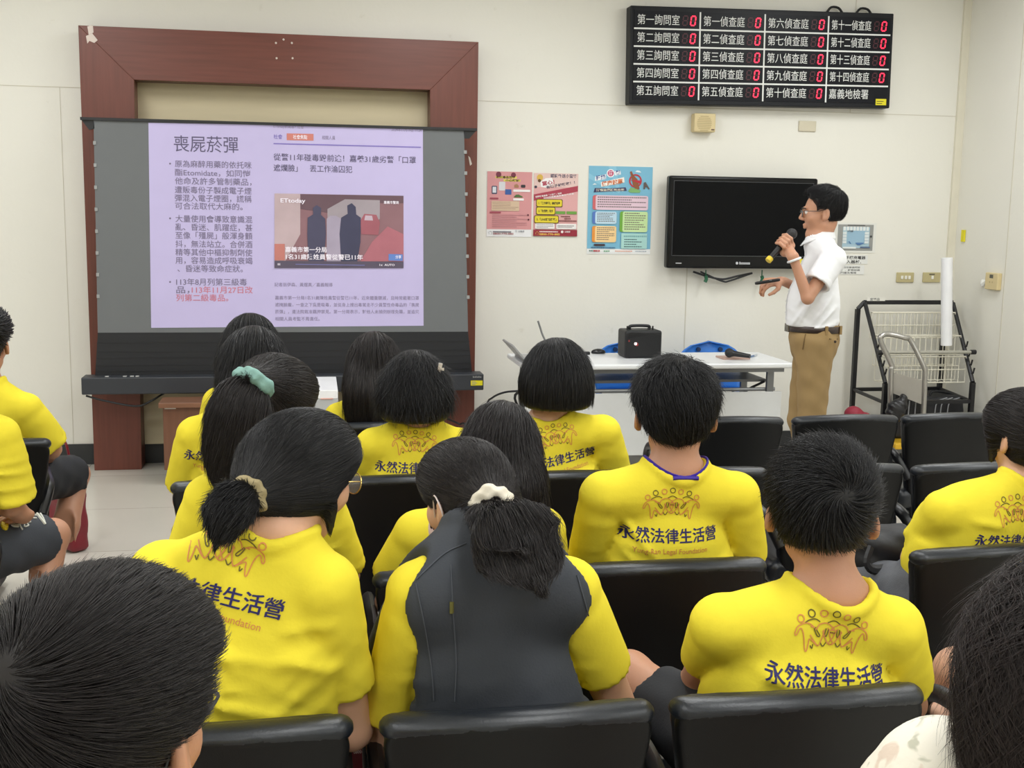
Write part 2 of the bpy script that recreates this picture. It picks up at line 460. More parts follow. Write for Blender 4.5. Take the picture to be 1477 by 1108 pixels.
# ------------------------------------------------------------------ the wooden surround
WOOD_V = wood_mat('red_wood_upright', (106, 58, 47), (9, 9, .5))
WOOD_H = wood_mat('red_wood_cross', (106, 58, 47), (.5, 9, 9))
fr = empty('wooden_surround', (-.05, 7.4, 0), 'large reddish wooden portal frame on the front wall behind the projection screen', 'frame')
y0, y1 = 7.31, 7.495
oL, oR, oT = -1.212, 1.106, 2.606; iL, iR, iT = -.913, .812, 2.312
MB().prism([(oL, y0, 0), (iL-.024, y0, 0), (iL, y0, iT), (oL, y0, oT)], (0, y1-y0, 0)).build('side_board', WOOD_V, fr, bevel=.002)
MB().prism([(iR+.024, y0, 0), (oR, y0, 0), (oR, y0, oT), (iR, y0, iT)], (0, y1-y0, 0)).build('side_board', WOOD_V, fr, bevel=.002)
MB().prism([(oL, y0, oT), (iL, y0, iT), (iR, y0, iT), (oR, y0, oT)], (0, y1-y0, 0)).build('header_board', WOOD_H, fr, bevel=.002)
MB().box((iL-.02, 7.455, .128), (iR+.02, 7.49, iT)).build('back_panel', mat('beige_panel', (205, 192, 160), rough=.7, var=.07, scale=3, stretch=(.6, 1, 4)), fr, label='beige fabric-look back panel')
tb = MB(); B = Flat((0, y0, 0), (1, 0, 0), (0, 0, 1), (0, -1, 0))
def wq(px, py, y): p = at(px, py, y); return p[0], p[2]
for P in ([(126, 38), (134, 36), (135, 47), (128, 50)], [(124, 52), (133, 48), (141, 58), (136, 62), (129, 59), (126, 63)]): B.poly(tb, [wq(*p, y0) for p in P][::-1])
tb.build('tape_scrap', mat('clear_tape', (205, 190, 180), rough=.25), fr, label='torn clear tape')
sc = MB()
for p in ((398, 62), (409, 57), (421, 62), (399, 84), (422, 84)):
    q = wq(*p, y0); B.disc(sc, q[0], q[1], .006)
q = wq(678, 232, y0); B.poly(sc, [(q[0]-.012, q[1]+.03), (q[0], q[1]-.03), (q[0]+.012, q[1]-.02), (q[0], q[1]+.02)])
sc.build('scuff_mark', mat('pale_scuff', (205, 195, 185)), fr)

# ------------------------------------------------------------------ projection screen
ps = empty('projection_screen', (-.05, 7.15, .5), 'pull-up projection screen with grey borders, black skirt and a lit slide', 'screen')
GREY = mat('screen_grey', (109, 112, 114), rough=.85, var=.02)
SY = 7.17
MB().prism([(-1.142, SY, .852), (1.04, SY, .852), (1.003, SY, 2.075), (-1.124, SY, 2.07)], (0, .004, 0)).build('screen_fabric', GREY, ps)
bk = MB(); bk.prism([(-1.167, SY, .586), (1.069, SY, .586), (1.04, SY, .852), (-1.142, SY, .852)], (0, .004, 0))
for zz in (.62, .655, .7, .735, .79): bk.box((-1.15, SY-.002, zz), (1.05, SY, zz+.004))
bk.build('black_skirt', mat('skirt_black', (26, 28, 33), rough=.5, var=.1, stretch=(.3, 1, 10)), ps, label='ribbed black lower skirt')
tbz = MB().box((-1.195, SY-.012, 2.066), (1.08, SY+.02, 2.082))
tbz.prism([(-1.19, SY, 2.066), (-1.124, SY, 2.066), (-1.12, SY, 2.02), (-1.15, SY, 2.012)], (0, .015, 0)); tbz.prism([(1.075, SY, 2.066), (1.0, SY, 2.066), (1.005, SY, 2.02), (1.035, SY, 2.02)], (0, .015, 0))
tbz.build('top_bar', BLACKP, ps)
cl = MB()
for k in range(8):
    zz = 1.93-k*.125
    cl.box((-1.128-(2.07-zz)*.012, SY-.006, zz), (-1.112-(2.07-zz)*.012, SY+.006, zz+.02)); cl.box((.998+(2.07-zz)*.03, SY-.006, zz), (1.016+(2.07-zz)*.03, SY+.006, zz+.02))
cl.build('tension_clip', mat('clip_grey', (150, 152, 152)), ps)
hs = MB().box((-1.229, 7.075, .5), (1.127, 7.215, .6)); HOUS = hs.build('housing', mat('housing_charcoal', (48, 51, 57), rough=.45, var=.05), ps, bevel=.006)
for x in (-1.1, -1.0, -.96, -.93):
    hm = MB(); hm.box((x, 7.1, .6), (x+.02, 7.12, .604)); hm.build('switch_button', mat('pale_grey', (190, 190, 188)), HOUS)
B = Flat((0, 7.075, 0), (1, 0, 0), (0, 0, 1), (0, -1, 0))
hl = MB(); a, b = wq(679, 549, 7.075), wq(696, 556, 7.075); B.rect(hl, a[0], b[1], b[0], a[1]); hl.build('warning_sticker', mat('sticker_yellow', (226, 214, 30)), HOUS, label='yellow sticker')
hl = MB()
for k in range(3): B.rect(hl, a[0]+.006, b[1]+.006+k*.008, a[0]+.03+.01*(k % 2), b[1]+.009+k*.008, .0025)
c = wq(682, 545, 7.075); [B.rect(hl, c[0]+.006*k, c[1], c[0]+.006*k+.004, c[1]+(.008 if k % 3 else .011), .002) for k in range(9)]; hl.build('housing_print', mat('print_grey', (150, 152, 150)), HOUS)
MB().tube(bez([at(124, 571, 7.1), at(150, 578, 7.1), at(195, 586, 7.12), at(215, 580, 7.12), at(232, 570, 7.15), at(236, 568, 7.19)]), .006, 8).build('power_lead', BLACKP, ps)
for px in (160, 650):
    p = at(px, 556, 7.2); MB().box((p[0]-.04, 7.21, .505), (p[0]+.04, 7.312, .58)).build('wall_bracket', BLACKP, ps)

# the slide: light thrown by the projector, on the screen's own plane
LIT = .26
SB = Flat((0, SY, 0), (1, 0, 0), (0, 0, 1), (0, -1, 0))
def q7(px, py): return wq(px, py, SY-.002)
sl = MB(); SB.poly(sl, [q7(218, 473), q7(611, 470), q7(610, 184), q7(214, 177)], .0015)
SLIDE = sl.build('slide_image', mat('slide_lavender', (178, 169, 205), rough=.8, var=.02, emit=LIT*.85), ps, label='lavender projected slide')
def s_text(mb, txt, x0, x1, y, hpx, bold=0.):
    a, b = q7(x0, y), q7(x1, y); h = abs(q7(x0, y-hpx)[1]-a[1])
    SB.text(mb, txt, a[0], a[1], h, .003, width=b[0]-a[0], bold=bold)
def zA(x, y): return 200+x/3.573, 170+y/3.573
def zB(x, y): return 380+x/3.575, 170+y/3.575
SG = mat('slide_grey_text', (112, 104, 128), rough=.8, emit=LIT*.7); SRED = mat('slide_red_text', (186, 112, 128), rough=.8, emit=LIT*.7)
SBLUE = mat('slide_blue', (122, 110, 176), rough=.8, emit=LIT*.7); SORG = mat('slide_orange', (190, 118, 108), rough=.8, emit=LIT*.7)
SWH = mat('slide_white', (226, 220, 230), rough=.8, emit=LIT*.9); SFT = mat('slide_small_text', (134, 126, 152), rough=.8, emit=LIT*.7); SDK = mat('slide_dark_text', (88, 82, 108), rough=.8, emit=LIT*.6)
t = MB(); x0, y = zA(182, 166); x1, _ = zA(514, 0); s_text(t, '喪屍菸彈', x0, x1, y, 25.5, 0); t.build('slide_title', SDK, SLIDE)
def lines(name, L, xl, xr, z, h, bold, m):
    for row in L:
        mb = MB()
        txt, y = row[0], row[1]; a = row[2] if len(row) > 2 else xl; b = row[3] if len(row) > 3 else xr
        X0, Y = z(a, y); X1, _ = z(b, y); s_text(mb, txt, X0, X1, Y, h, bold); mb.build(name, m, SLIDE)
lines('slide_bullet_text', [('原為麻醉用藥的依托咪', 251), ('酯Etomidate，如同愷', 295, 187, 576), ('他命及許多管制藥品，', 339), ('遭販毒份子製成電子煙', 385), ('彈混入電子煙圈，謊稱', 427), ('可合法取代大麻的。', 468, 188, 536)], 187, 582, zA, 11, .004, SG)
t = MB()
for yy in (236, 518, 846): X, Y = zA(162, yy); c = q7(X, Y); t = MB(); SB.disc(t, c[0], c[1], .0055, .003); t.build('bullet_dot', SG, SLIDE)
lines('slide_bullet_text', [('大量使用會導致意識混', 534), ('亂、昏迷、肌躍症，甚', 577), ('至像「殭屍」般渾身顫', 620), ('抖，無法站立。合併酒', 664), ('精等其他中樞抑制劑使', 707), ('用，容易造成呼吸衰竭', 749), ('、昏迷等致命症狀。', 791, 200, 537)], 190, 586, zA, 11, .004, SG)
lines('slide_bullet_text', [('113年8月列第三級毒', 860, 194, 558), ('品，', 901, 194, 262)], 194, 586, zA, 11, .004, SG)
lines('slide_red_text', [('113年11月27日改', 901, 274, 588), ('列第二級毒品。', 942, 194, 462)], 194, 586, zA, 11, .006, SRED)
lines('slide_rubric', [('社會', 106, 52, 98)], 0, 0, zB, 7, .012, SBLUE); t = MB(); a, b = q7(*zB(52, 133)), q7(*zB(812, 152)); SB.line(t, [a, b], .007, .003); t.build('slide_rule', SBLUE, SLIDE)
t = MB(); SB.poly(t, [q7(*zB(*p)) for p in ((120, 115), (258, 118), (258, 83), (120, 80))], .003); t.build('slide_button', SORG, SLIDE)
t = MB(); X0, Y = zB(153, 107); X1, _ = zB(226, 107); a = q7(X0, Y); SB.text(t, '社會焦點', a[0], a[1], .026, .0045, width=q7(X1, Y)[0]-a[0], bold=.01); t.build('slide_button_text', SWH, SLIDE)
lines('slide_headline', [('從警11年碰毒毀前途！嘉義31歲劣警「口罩', 216, 52, 786), ('遮爛臉」　丟工作淪囚犯', 272, 52, 458)], 0, 0, zB, 11, .006, SDK)
lines('slide_article_text', [('ETtoday新聞雲> 社會', 50, 52, 208), ('2024年11月19日 11:24', 68, 660, 815), ('相關人員', 110, 302, 370), ('記者翁伊森、黃煜真／嘉義報導', 868, 57, 357), ('嘉義市第一分局1名31歲陳姓員警從警已11年，近來體重驟減，且時常戴著口罩', 936), ('遮掩臉龐，一查之下竟是吸毒，並從身上搜出毒駕走不少員警性命毒品的「喪屍', 972), ('菸彈」，遭法院裁准羈押禁見。第一分局表示，對他人未捕例辦理免職，並追究', 1008), ('相關人員考監不周責任。', 1045, 60, 290)], 60, 802, zB, 6.2, .004, SFT)
# the news picture inside the slide
def pic(name, pts, rgb, d, parent, label=None):
    m = MB(); SB.poly(m, [q7(*zB(*p)) for p in pts][::-1] if False else [q7(*zB(*p)) for p in pts], d); return m.build(name, mat('pic_%d_%d_%d' % rgb, rgb, rough=.8, var=.08, emit=LIT*.75), parent, label)
PIC = pic('news_picture', [(57, 775), (722, 775), (722, 402), (57, 390)], (132, 98, 104), .003, SLIDE, 'news picture of three people seen from behind')
pic('pale_column', [(57, 740), (112, 740), (190, 600), (190, 392), (57, 390)], (176, 156, 160), .0045, PIC)
pic('dark_ceiling', [(190, 470), (330, 490), (560, 440), (722, 440), (722, 402), (190, 394)], (98, 76, 84), .0045, PIC)
pic('lit_wall', [(330, 560), (560, 560), (600, 520), (600, 425), (420, 420), (330, 470)], (150, 140, 146), .005, PIC)
pic('parked_car', [(505, 600), (592, 604), (600, 540), (582, 500), (520, 495), (500, 530)], (150, 88, 98), .0055, PIC)
pic('car_window', [(520, 528), (565, 530), (560, 505), (525, 503)], (178, 160, 172), .006, PIC)
pic('red_floor', [(500, 740), (722, 740), (722, 600), (640, 560), (560, 640)], (162, 100, 110), .0053, PIC)
pic('walking_figure', [(232, 740), (312, 740), (322, 600), (318, 520), (296, 500), (298, 465), (274, 450), (255, 465), (256, 498), (228, 515), (226, 600)], (72, 70, 92), .0065, PIC)
pic('walking_figure', [(326, 740), (398, 740), (400, 520), (372, 505), (345, 505), (326, 520)], (156, 146, 164), .006, PIC)
pic('walking_figure', [(400, 740), (484, 740), (500, 640), (502, 515), (478, 498), (476, 460), (455, 440), (432, 452), (434, 495), (400, 515), (392, 600)], (62, 62, 84), .0065, PIC)
pic('player_bar', [(57, 775), (722, 775), (722, 742), (57, 737)], (84, 76, 92), .007, PIC)
pic('progress_bar', [(165, 757), (522, 762), (522, 758), (165, 753)], (110, 110, 160), .008, PIC)
pic('share_button', [(645, 736), (718, 738), (718, 704), (645, 702)], (94, 124, 186), .007, PIC)
pic('corner_banner', [(57, 735), (110, 735), (110, 650), (57, 650)], (176, 112, 104), .0068, PIC)
t = MB(); 
for txt, xx0, xx1, yy, hh in (('嘉義市第一分局', 112, 326, 690, 8.2), ('1名31歲陳姓員警從警已11年', 116, 512, 727, 8.2), ('ETtoday', 88, 216, 436, 8), ('嘉義市警局', 620, 697, 442, 4.5), ('II', 74, 86, 760, 4), ('1x  AUTO', 598, 676, 763, 4), ('分享', 680, 710, 724, 5)):
    t = MB(); X0, Y = zB(xx0, yy); X1, _ = zB(xx1, yy); a = q7(X0, Y); SB.text(t, txt, a[0], a[1], hh*.00425, .0085, width=q7(X1, Y)[0]-a[0], bold=.014); t.build('picture_caption', SWH, PIC)

# ------------------------------------------------------------------ call-number board
def board_px(px, py): return wq(px, py, 7.40)
sb = empty('queue_display_board', (3.0, 7.45, 2.3), 'long black electronic board with white Chinese room names and red zero digits', 'sign')
TL, TR, BL, BR = [np.array(board_px(*p)) for p in ((908, 8), (1290, 20), (905, 150), (1283, 157))]
r2 = nrm(TR-TL); r3 = A(r2[0], 0, r2[1]); u3 = A(-r2[1], 0, r2[0]); Wd = np.linalg.norm(TR-TL); Hd = (np.linalg.norm(TL-BL)+np.linalg.norm(TR-BR))/2
o3 = A(BL[0]+.012, 7.40, BL[1]); Wd -= .01
BB = Flat(o3, r3, u3, (0, -1, 0))
m = MB(); m.prism([BB.pt(0, 0), BB.pt(Wd, 0), BB.pt(Wd, Hd), BB.pt(0, Hd)], (0, .1, 0)); m.build('casing', mat('board_casing', (22, 24, 29), rough=.45, spec=.25), sb, bevel=.006)
mx_, my_ = .022, .03
m = MB(); m.prism([BB.pt(mx_, my_, .0005), BB.pt(Wd-mx_, my_, .0005), BB.pt(Wd-mx_, Hd-my_, .0005), BB.pt(mx_, Hd-my_, .0005)], (0, -.003, 0)); PAN = m.build('face_panel', mat('board_face', (15, 17, 24), rough=.4, var=.05, spec=.2), sb)
WT = mat('board_white', (226, 228, 226), rough=.6); LEDR = mat('led_red', (255, 40, 70), rough=.5, var=0, emit=2.2); LEDO = mat('led_off', (70, 22, 34), rough=.5)
cw = (Wd-2*mx_)/4; ch = (Hd-2*my_)/5
m = MB()
for i in range(1, 4): BB.rect(m, mx_+cw*i-.005, my_, mx_+cw*i+.005, Hd-my_, .006)
for j in range(1, 5): BB.rect(m, mx_, my_+ch*j-.005, Wd-mx_, my_+ch*j+.005, .0062)
m.build('divider_line', WT, sb)
N5 = '一二三四五'; COLS = [['第%s詢問室' % c for c in N5], ['第%s偵查庭' % c for c in N5], ['第%s偵查庭' % c for c in '六七八九十'], ['第十一偵查庭', '第十二偵查庭', '第十三偵查庭', '第十四偵查庭', '嘉義地檢署']]
def seg(x, y, h, on, mon, moff):
    wd = h*.52; t_ = h*.13; sh = .12
    S7 = {'a': [(0, h), (wd, h)], 'd': [(0, 0), (wd, 0)], 'g': [(0, h/2), (wd, h/2)], 'f': [(0, h), (0, h/2)], 'b': [(wd, h), (wd, h/2)], 'e': [(0, h/2), (0, 0)], 'c': [(wd, h/2), (wd, 0)]}
    for k, (p, q) in S7.items():
        p = np.array(p); q = np.array(q); d = (q-p)/np.linalg.norm(q-p)*t_*.45; pp = p+d; qq = q-d
        P = [(x+v[0]+sh*v[1], y+v[1]) for v in (pp, qq)]; BB.line(mon if k in on else moff, P, t_, .006)
for i in range(4):
    for j in range(5):
        x = mx_+cw*i+.022; y = Hd-my_-ch*(j+1)
        m = MB(); BB.text(m, COLS[i][j], x, y+ch*.28, ch*.62, .0055, width=cw*.635, bold=0); m.build('room_label', WT, PAN)
        if i == 3 and j == 4: continue
        on, off = MB(), MB(); h = ch*.52
        seg(x+cw*.68, y+ch*.24, h, '', on, off); seg(x+cw*.80, y+ch*.24, h, 'abcdef', on, off)
        on.build('lit_digit', LEDR, PAN, label='red lit zero'); off.build('unlit_digit', LEDO, PAN)
m = MB(); BB.rect(m, Wd-.105, .018, Wd-.03, .058, .0075); ST = m.build('sticker', mat('sticker_yellow', (226, 214, 30)), sb, label='yellow sticker')
m = MB(); BB.rect(m, Wd-.098, .026, Wd-.06, .031, .009); BB.rect(m, Wd-.098, .04, Wd-.05, .045, .009); m.build('sticker_print', mat('print_olive', (110, 100, 30)), ST)
for px, py in ((1203, 14), (1245, 16)): 
    m = MB(); p = at(px, py, 7.46); m.tube(bez([p+A(-.05, 0, -.02), p+A(-.02, 0, .015), p+A(.03, 0, .012), p+A(.06, 0, -.02)], 10), .008, 6); m.build('cable_loop', BLACKP, sb)

# ------------------------------------------------------------------ wall speaker, plates, TV
def wall_thing(name, label, cat, px0, py0, px1, py1, depth, m, bevel=.006, group=None):
    a, b = wq(px0, py0, YF-depth), wq(px1, py1, YF-depth); e = empty(name, ((a[0]+b[0])/2, YF, b[1]), label, cat, group)
    return e, a, b
CREAM = mat('aged_cream_plastic', (214, 196, 150), rough=.45, var=.03); KHAKI = mat('switch_khaki', (190, 178, 134), rough=.45, var=.03)
e, a, b = wall_thing('wall_speaker', 'small cream square speaker on the wall under the black number board', 'speaker', 1002, 163, 1032, 191, .07, CREAM)
MB().box((a[0], YF-.07, b[1]), (b[0], YF, a[1])).build('speaker_body', CREAM, e, bevel=.008)
WB = Flat((0, YF-.07, 0), (1, 0, 0), (0, 0, 1), (0, -1, 0)); m = MB()
for k in range(9):
    zz = a[1]-.02-k*.011; wd = math.sqrt(max(0, 1-((k-4)/4.8)**2))*.05; c = (a[0]+b[0])/2-.005; WB.rect(m, c-wd, zz-.003, c+wd, zz+.003, .001)
m.build('grille', mat('grille_tan', (186, 168, 124)), e)
m = MB(); WB.rect(m, b[0]-.03, b[1]+.012, b[0]-.008, b[1]+.02, .001); m.build('badge', mat('badge_brown', (90, 60, 50)), e)
e, a, b = wall_thing('blank_wall_plate', 'plain khaki blanking plate on the wall right of the cream speaker', 'wall plate', 1153, 174, 1177, 190, .012, KHAKI)
MB().box((a[0], YF-.012, b[1]), (b[0], YF, a[1])).build('plate', mat('plate_grey', (206, 198, 176), rough=.5), e, bevel=.004)
tv = empty('wall_television', (2.9, 7.45, 1.2), 'black flat television hung on the front wall, switched off', 'television')
a, b = wq(966, 253, 7.38), wq(1173.5, 391, 7.38); a2 = a[0]; zt = a[1]; zb = b[1]+.012; xr = b[0]
TVB = mat('tv_gloss_black', (9, 10, 12), rough=.2, var=.02, spec=.25)
MB().box((a2, 7.38, zb), (xr, 7.45, zt)).build('casing', TVB, tv, bevel=.014, seg=3)
MB().box((a2+.035, 7.378, zb+.085), (xr-.035, 7.381, zt-.035)).build('display_panel', mat('tv_panel', (5, 6, 9), rough=.12, var=0, spec=.12), tv)
m = MB(); m.box((a2+.03, 7.377, zb+.08), (xr-.03, 7.382, zb+.084)); m.box((a2+.03, 7.377, zt-.034), (xr-.03, 7.382, zt-.031)); m.box((a2+.03, 7.377, zb+.08), (a2+.033, 7.382, zt-.03)); m.box((xr-.033, 7.377, zb+.08), (xr-.03, 7.382, zt-.03)); m.build('inner_bezel', mat('bezel_grey', (62, 64, 68), rough=.3), tv)
TVF = Flat((0, 7.38, 0), (1, 0, 0), (0, 0, 1), (0, -1, 0)); m = MB(); [TVF.rect(m, (a2+xr)/2-.014+.0095*k, zb+.028, (a2+xr)/2-.007+.0095*k, zb+(.045 if k == 0 else .041), .002) for k in range(8)]; TVF.disc(m, (a2+xr)/2-.03, zb+.036, .009, .002); TVF.rect(m, a2+.06, zb+.03, a2+.1, zb+.036, .002); m.build('logo', mat('logo_grey', (190, 192, 196), rough=.4), tv)
MB().box((a2+.2, 7.45, zb+.2), (xr-.2, 7.5, zt-.15)).build('wall_mount', BLACKP, tv)
m = MB(); p = at(1000, 392, 7.44); q = at(1085, 394, 7.44); m.tube(bez([p, p+A(.1, 0, -.03), (p+q)/2+A(0, 0, -.045), q+A(-.1, 0, -.02), q]), .007, 8); m.tube(bez([p+A(.05, 0, 0), p+A(.2, 0, -.06), q+A(-.15, 0, -.05), q]), .006, 8); m.build('cable', BLACKP, tv)
GRN = mat('tag_green', (24, 92, 62), rough=.4)
for px in (1018, 1099):
    p = at(px, 396, 7.43); m = MB(); m.tube([p+A(0, 0, .03), p+A(0, 0, -.01)], .004, 6); m.tube(bez([p+A(0, 0, -.01), p+A(.005, 0, -.03), p+A(-.003, 0, -.05)], 6), [.006]+[.014]*5+[.005] if False else .012, 8); m.build('hanging_tag', GRN, tv, label='green tag')
p = wq(1157, 378, 7.375); m = MB(); TVF.rect(m, p[0]-.02, p[1]-.02, p[0]+.012, p[1]+.02, .002); m.build('corner_sticker', mat('sticker_yellow', (226, 214, 30)), tv)

# switches, thermostat
for k, (px0, px1, lab) in enumerate(((1294, 1318, 'khaki switch plate with three rockers above the wire rack'), (1332, 1356, 'khaki switch plate with a single rocker beside the paper roll'))):
    e, a, b = wall_thing('light_switch', lab, 'switch', px0, 393, px1, 407.5, .012, KHAKI, group='light switches by the corner')
    MB().box((a[0], YF-.012, b[1]), (b[0], YF, a[1])).build('plate', KHAKI, e, bevel=.004)
    for x in ((.3, .52, .72) if k == 0 else (.53,)):
        c = a[0]+(b[0]-a[0])*x; zc = (a[1]+b[1])/2; MB().box((c-.009, YF-.017, zc-.012), (c+.009, YF-.012, zc+.012)).build('rocker', mat('rocker_white', (232, 230, 220), rough=.4), e, bevel=.002)
    if k: m = MB(); c = (a[0]+b[0])/2; m.box((c-.02, YF-.0135, a[1]-.018), (c+.02, YF-.012, a[1]-.008)); m.build('label_strip', mat('strip_dark', (110, 104, 84)), e)
def rwall(px, py, x=XR): d = ray(px, py); return CAMP + d*(x/d[0])
a, b = rwall(1430, 393), rwall(1444, 419)
e = empty('thermostat', (XR, (a[1]+b[1])/2, b[2]), 'cream thermostat box on the right-hand wall', 'thermostat')
MB().box((XR-.03, b[1]-.0, b[2]), (XR, a[1]+.02, a[2])).build('thermostat_body', CREAM, e, bevel=.005)
RB = Flat((XR-.03, 0, 0), (0, -1, 0), (0, 0, 1), (-1, 0, 0)); yc = -(a[1]+b[1]+.02)/2
m = MB(); RB.rect(m, yc-.02, a[2]-.035, yc+.02, a[2]-.012, .001); m.build('display', mat('lcd_dark', (84, 84, 74), rough=.3), e)
m = MB(); RB.disc(m, yc-.015, a[2]-.06, .006, .001); RB.disc(m, yc+.015, a[2]-.06, .006, .001); m.build('button', mat('button_tan', (190, 172, 130)), e)
p = rwall(1425, 408); m = MB()
m.tube([p+A(-.002, .06, .01), p+A(-.012, .03, -.01), p+A(-.004, 0, .012), p+A(-.012, -.02, -.012)], [.012, .022, .018, .006], 7); m.build('tape_flap', mat('white_flap', (230, 230, 226), rough=.4), e)
p = rwall(1382, 340, XR-.02)
m = MB().box((XR-.012, YF-.14, p[2]-.04), (XR-.001, YF-.1, p[2]+.04)); o = m.build('yellow_tag', mat('sticker_yellow', (226, 214, 30)), bevel=.002, base=True); tag(o, 'small yellow tag stuck in the wall corner above the paper roll', 'tag')

# ------------------------------------------------------------------ posters and notices
def paper(name, label, cat, px0, py0, px1, py1, rgb, group=None):
    a, b = wq(px0, py0, YF-.004), wq(px1, py1, YF-.004); e = empty(name, ((a[0]+b[0])/2, YF-.002, b[1]), label, cat, group)
    MB().box((a[0], YF-.004, b[1]), (b[0], YF-.0015, a[1])).build('sheet', mat('paper_%d_%d_%d' % rgb, rgb, rough=.55, var=.015), e)
    F = Flat((a[0], YF-.004, b[1]), (1, 0, 0), (0, 0, 1), (0, -1, 0)); return e, F, b[0]-a[0], a[1]-b[1]
class Pr:
    """prints on a sheet in fractions of its width and height, y measured from the top"""
    def __init__(s, e, F, W, H): s.e, s.F, s.W, s.H = e, F, W, H; s.n = 0
    def out(s, mb, name, rgb): mb.build(name, mat('ink_%d_%d_%d' % rgb, rgb, rough=.6, var=.03), s.e); s.n += 1
    def d(s): return .0006+.00022*s.n
    def box(s, name, x0, y0, x1, y1, rgb, r=0.):
        m = MB(); f = s.F.rrect if r else s.F.rect; k = (r*s.W,) if r else (); f(m, x0*s.W, (1-y1)*s.H, x1*s.W, (1-y0)*s.H, *k, s.d()); s.out(m, name, rgb)
    def poly(s, name, P, rgb): m = MB(); s.F.poly(m, [(x*s.W, (1-y)*s.H) for x, y in P], s.d()); s.out(m, name, rgb)
    def txt(s, name, t, x, y, h, rgb, w=None, rot=0, bold=.01, al='l'):
        m = MB(); s.F.text(m, t, x*s.W, (1-y)*s.H, h*s.H, s.d(), None if w is None else w*s.W, al, bold, rot); s.out(m, name, rgb)
    def rows(s, name, x0, x1, ys, th, rgb):
        m = MB(); r_ = random.Random(len(ys)+int(x0*100))
        for y in ys:
            x = x0
            xe = x1-(x1-x0)*r_.choice((0, 0, .1, .3))
            while x < xe:
                wd = .018+.012*r_.random(); s.F.rect(m, x*s.W, (1-y-th)*s.H, min(x+wd, xe)*s.W, (1-y)*s.H, s.d()); x += wd+.007
        s.out(m, name, rgb)
    def disc(s, name, x, y, r, rgb, n=20): m = MB(); s.F.disc(m, x*s.W, (1-y)*s.H, r*s.W, s.d(), n); s.out(m, name, rgb)
    def ring(s, name, x, y, r, w, rgb): m = MB(); s.F.ring(m, x*s.W, (1-y)*s.H, r*s.W, w*s.W, s.d()); s.out(m, name, rgb)
PNK = (214, 150, 152)
e, F, W_, H_ = paper('poster', 'pink drug-warning poster with a white footer, leftmost of the three wall posters', 'poster', 703, 247, 766, 342, (236, 236, 238), 'posters on the front wall')
p = Pr(e, F, W_, H_)
p.box('pink_field', 0, .0, 1, .885, PNK); p.box('title_band', .18, .07, .66, .105, (222, 208, 96), .02); p.box('title_band', .36, .115, .74, .15, (222, 208, 96), .02)
p.disc('title_dot', .25, .045, .06, (120, 50, 70)); p.disc('title_dot', .58, .05, .055, (120, 50, 70))
p.txt('poster_title', '新興毒品百變', .2, .1, .04, (84, 60, 30), .42, bold=.03); p.txt('poster_title', '小心辨識', .4, .146, .036, (84, 60, 30), .32, bold=.03)
p.box('phone_icon', .1, .22, .22, .345, (70, 74, 100), .02); p.box('phone_screen', .12, .235, .2, .325, (214, 218, 226)); p.box('note_icon', .26, .155, .4, .29, (216, 216, 220), .02); p.box('card_icon', .4, .27, .54, .35, (58, 92, 160), .01)
p.poly('snack_icon', [(.6, .2), (.66, .185), (.7, .21), (.7, .24), (.6, .24)], (168, 124, 90)); p.box('snack_icon', .75, .195, .85, .24, (54, 50, 56), .02); p.poly('leaf_icon', [(.6, .38), (.64, .35), (.7, .345), (.8, .38), (.78, .39), (.6, .39)], (80, 110, 60)); p.box('strip', .58, .27, .96, .305, (240, 236, 236), .01); p.box('strip', .58, .405, .82, .44, (240, 236, 236), .01)
p.box('beige_field', .1, .45, .72, .6, (214, 188, 160), .01); p.rows('small_print', .12, .7, (.465, .49, .515, .54, .565), .008, (150, 118, 106)); p.box('section_tag', .06, .4, .25, .425, (160, 70, 86), .01); p.box('section_tag', .06, .615, .31, .64, (160, 70, 86), .01)
p.rows('small_print', .12, .9, (.66, .69, .72, .75, .78, .81, .84), .009, (176, 122, 130)); p.disc('flag', .92, .66, .02, (90, 30, 50)); p.disc('flag', .93, .73, .02, (90, 30, 50))
p.rows('footer_print', .14, .55, (.915,), .018, (70, 66, 84)); p.txt('footer_print', '0800-770-885', .14, .965, .036, (150, 60, 70), .46, bold=.02); p.txt('footer_phone', '✆', .04, .965, .06, (60, 56, 74)); p.ring('seal', .655, .91, .02, .006, (120, 124, 140)); p.txt('footer_print', '法務部', .7, .925, .03, (110, 112, 124), .14)
e, F, W_, H_ = paper('poster', 'pink poster with yellow boxes and dark red footer, middle of the wall posters', 'poster', 770.5, 249.5, 832, 341, (222, 168, 168), 'posters on the front wall')
p = Pr(e, F, W_, H_)
p.box('pale_header', 0, 0, 1, .22, (226, 196, 190)); p.poly('banner', [(0, .34), (0, .44), (1, .28), (1, .19)], (172, 62, 80)); p.txt('poster_title', '認識外送小蜜蜂', .37, .062, .062, (50, 52, 84), .6, bold=.02)
p.poly('burst', [(.14, .14), (.26, .08), (.4, .07), (.44, .13), (.4, .19), (.26, .23), (.16, .22)], (244, 240, 240)); p.txt('poster_warning', '當心！', .19, .195, .075, (170, 36, 70), .28, rot=10, bold=.03); p.txt('poster_warning', '有孩子被吸收！！', .28, .245, .052, (60, 50, 80), .66, rot=11, bold=.02)
p.txt('banner_print', '誤觸販毒運毒「小蜜蜂」陷阱', .04, .39, .028, (246, 238, 238), .6, rot=9, bold=.02); p.txt('banner_print', '切勿因高薪淪為毒品外送員', .22, .405, .028, (246, 238, 238), .7, rot=9, bold=.02)
p.disc('bee_icon', .13, .07, .07, (216, 176, 80)); p.disc('bee_icon', .12, .12, .035, (92, 60, 30)); p.disc('corner_icon', .04, .22, .03, (60, 50, 70))
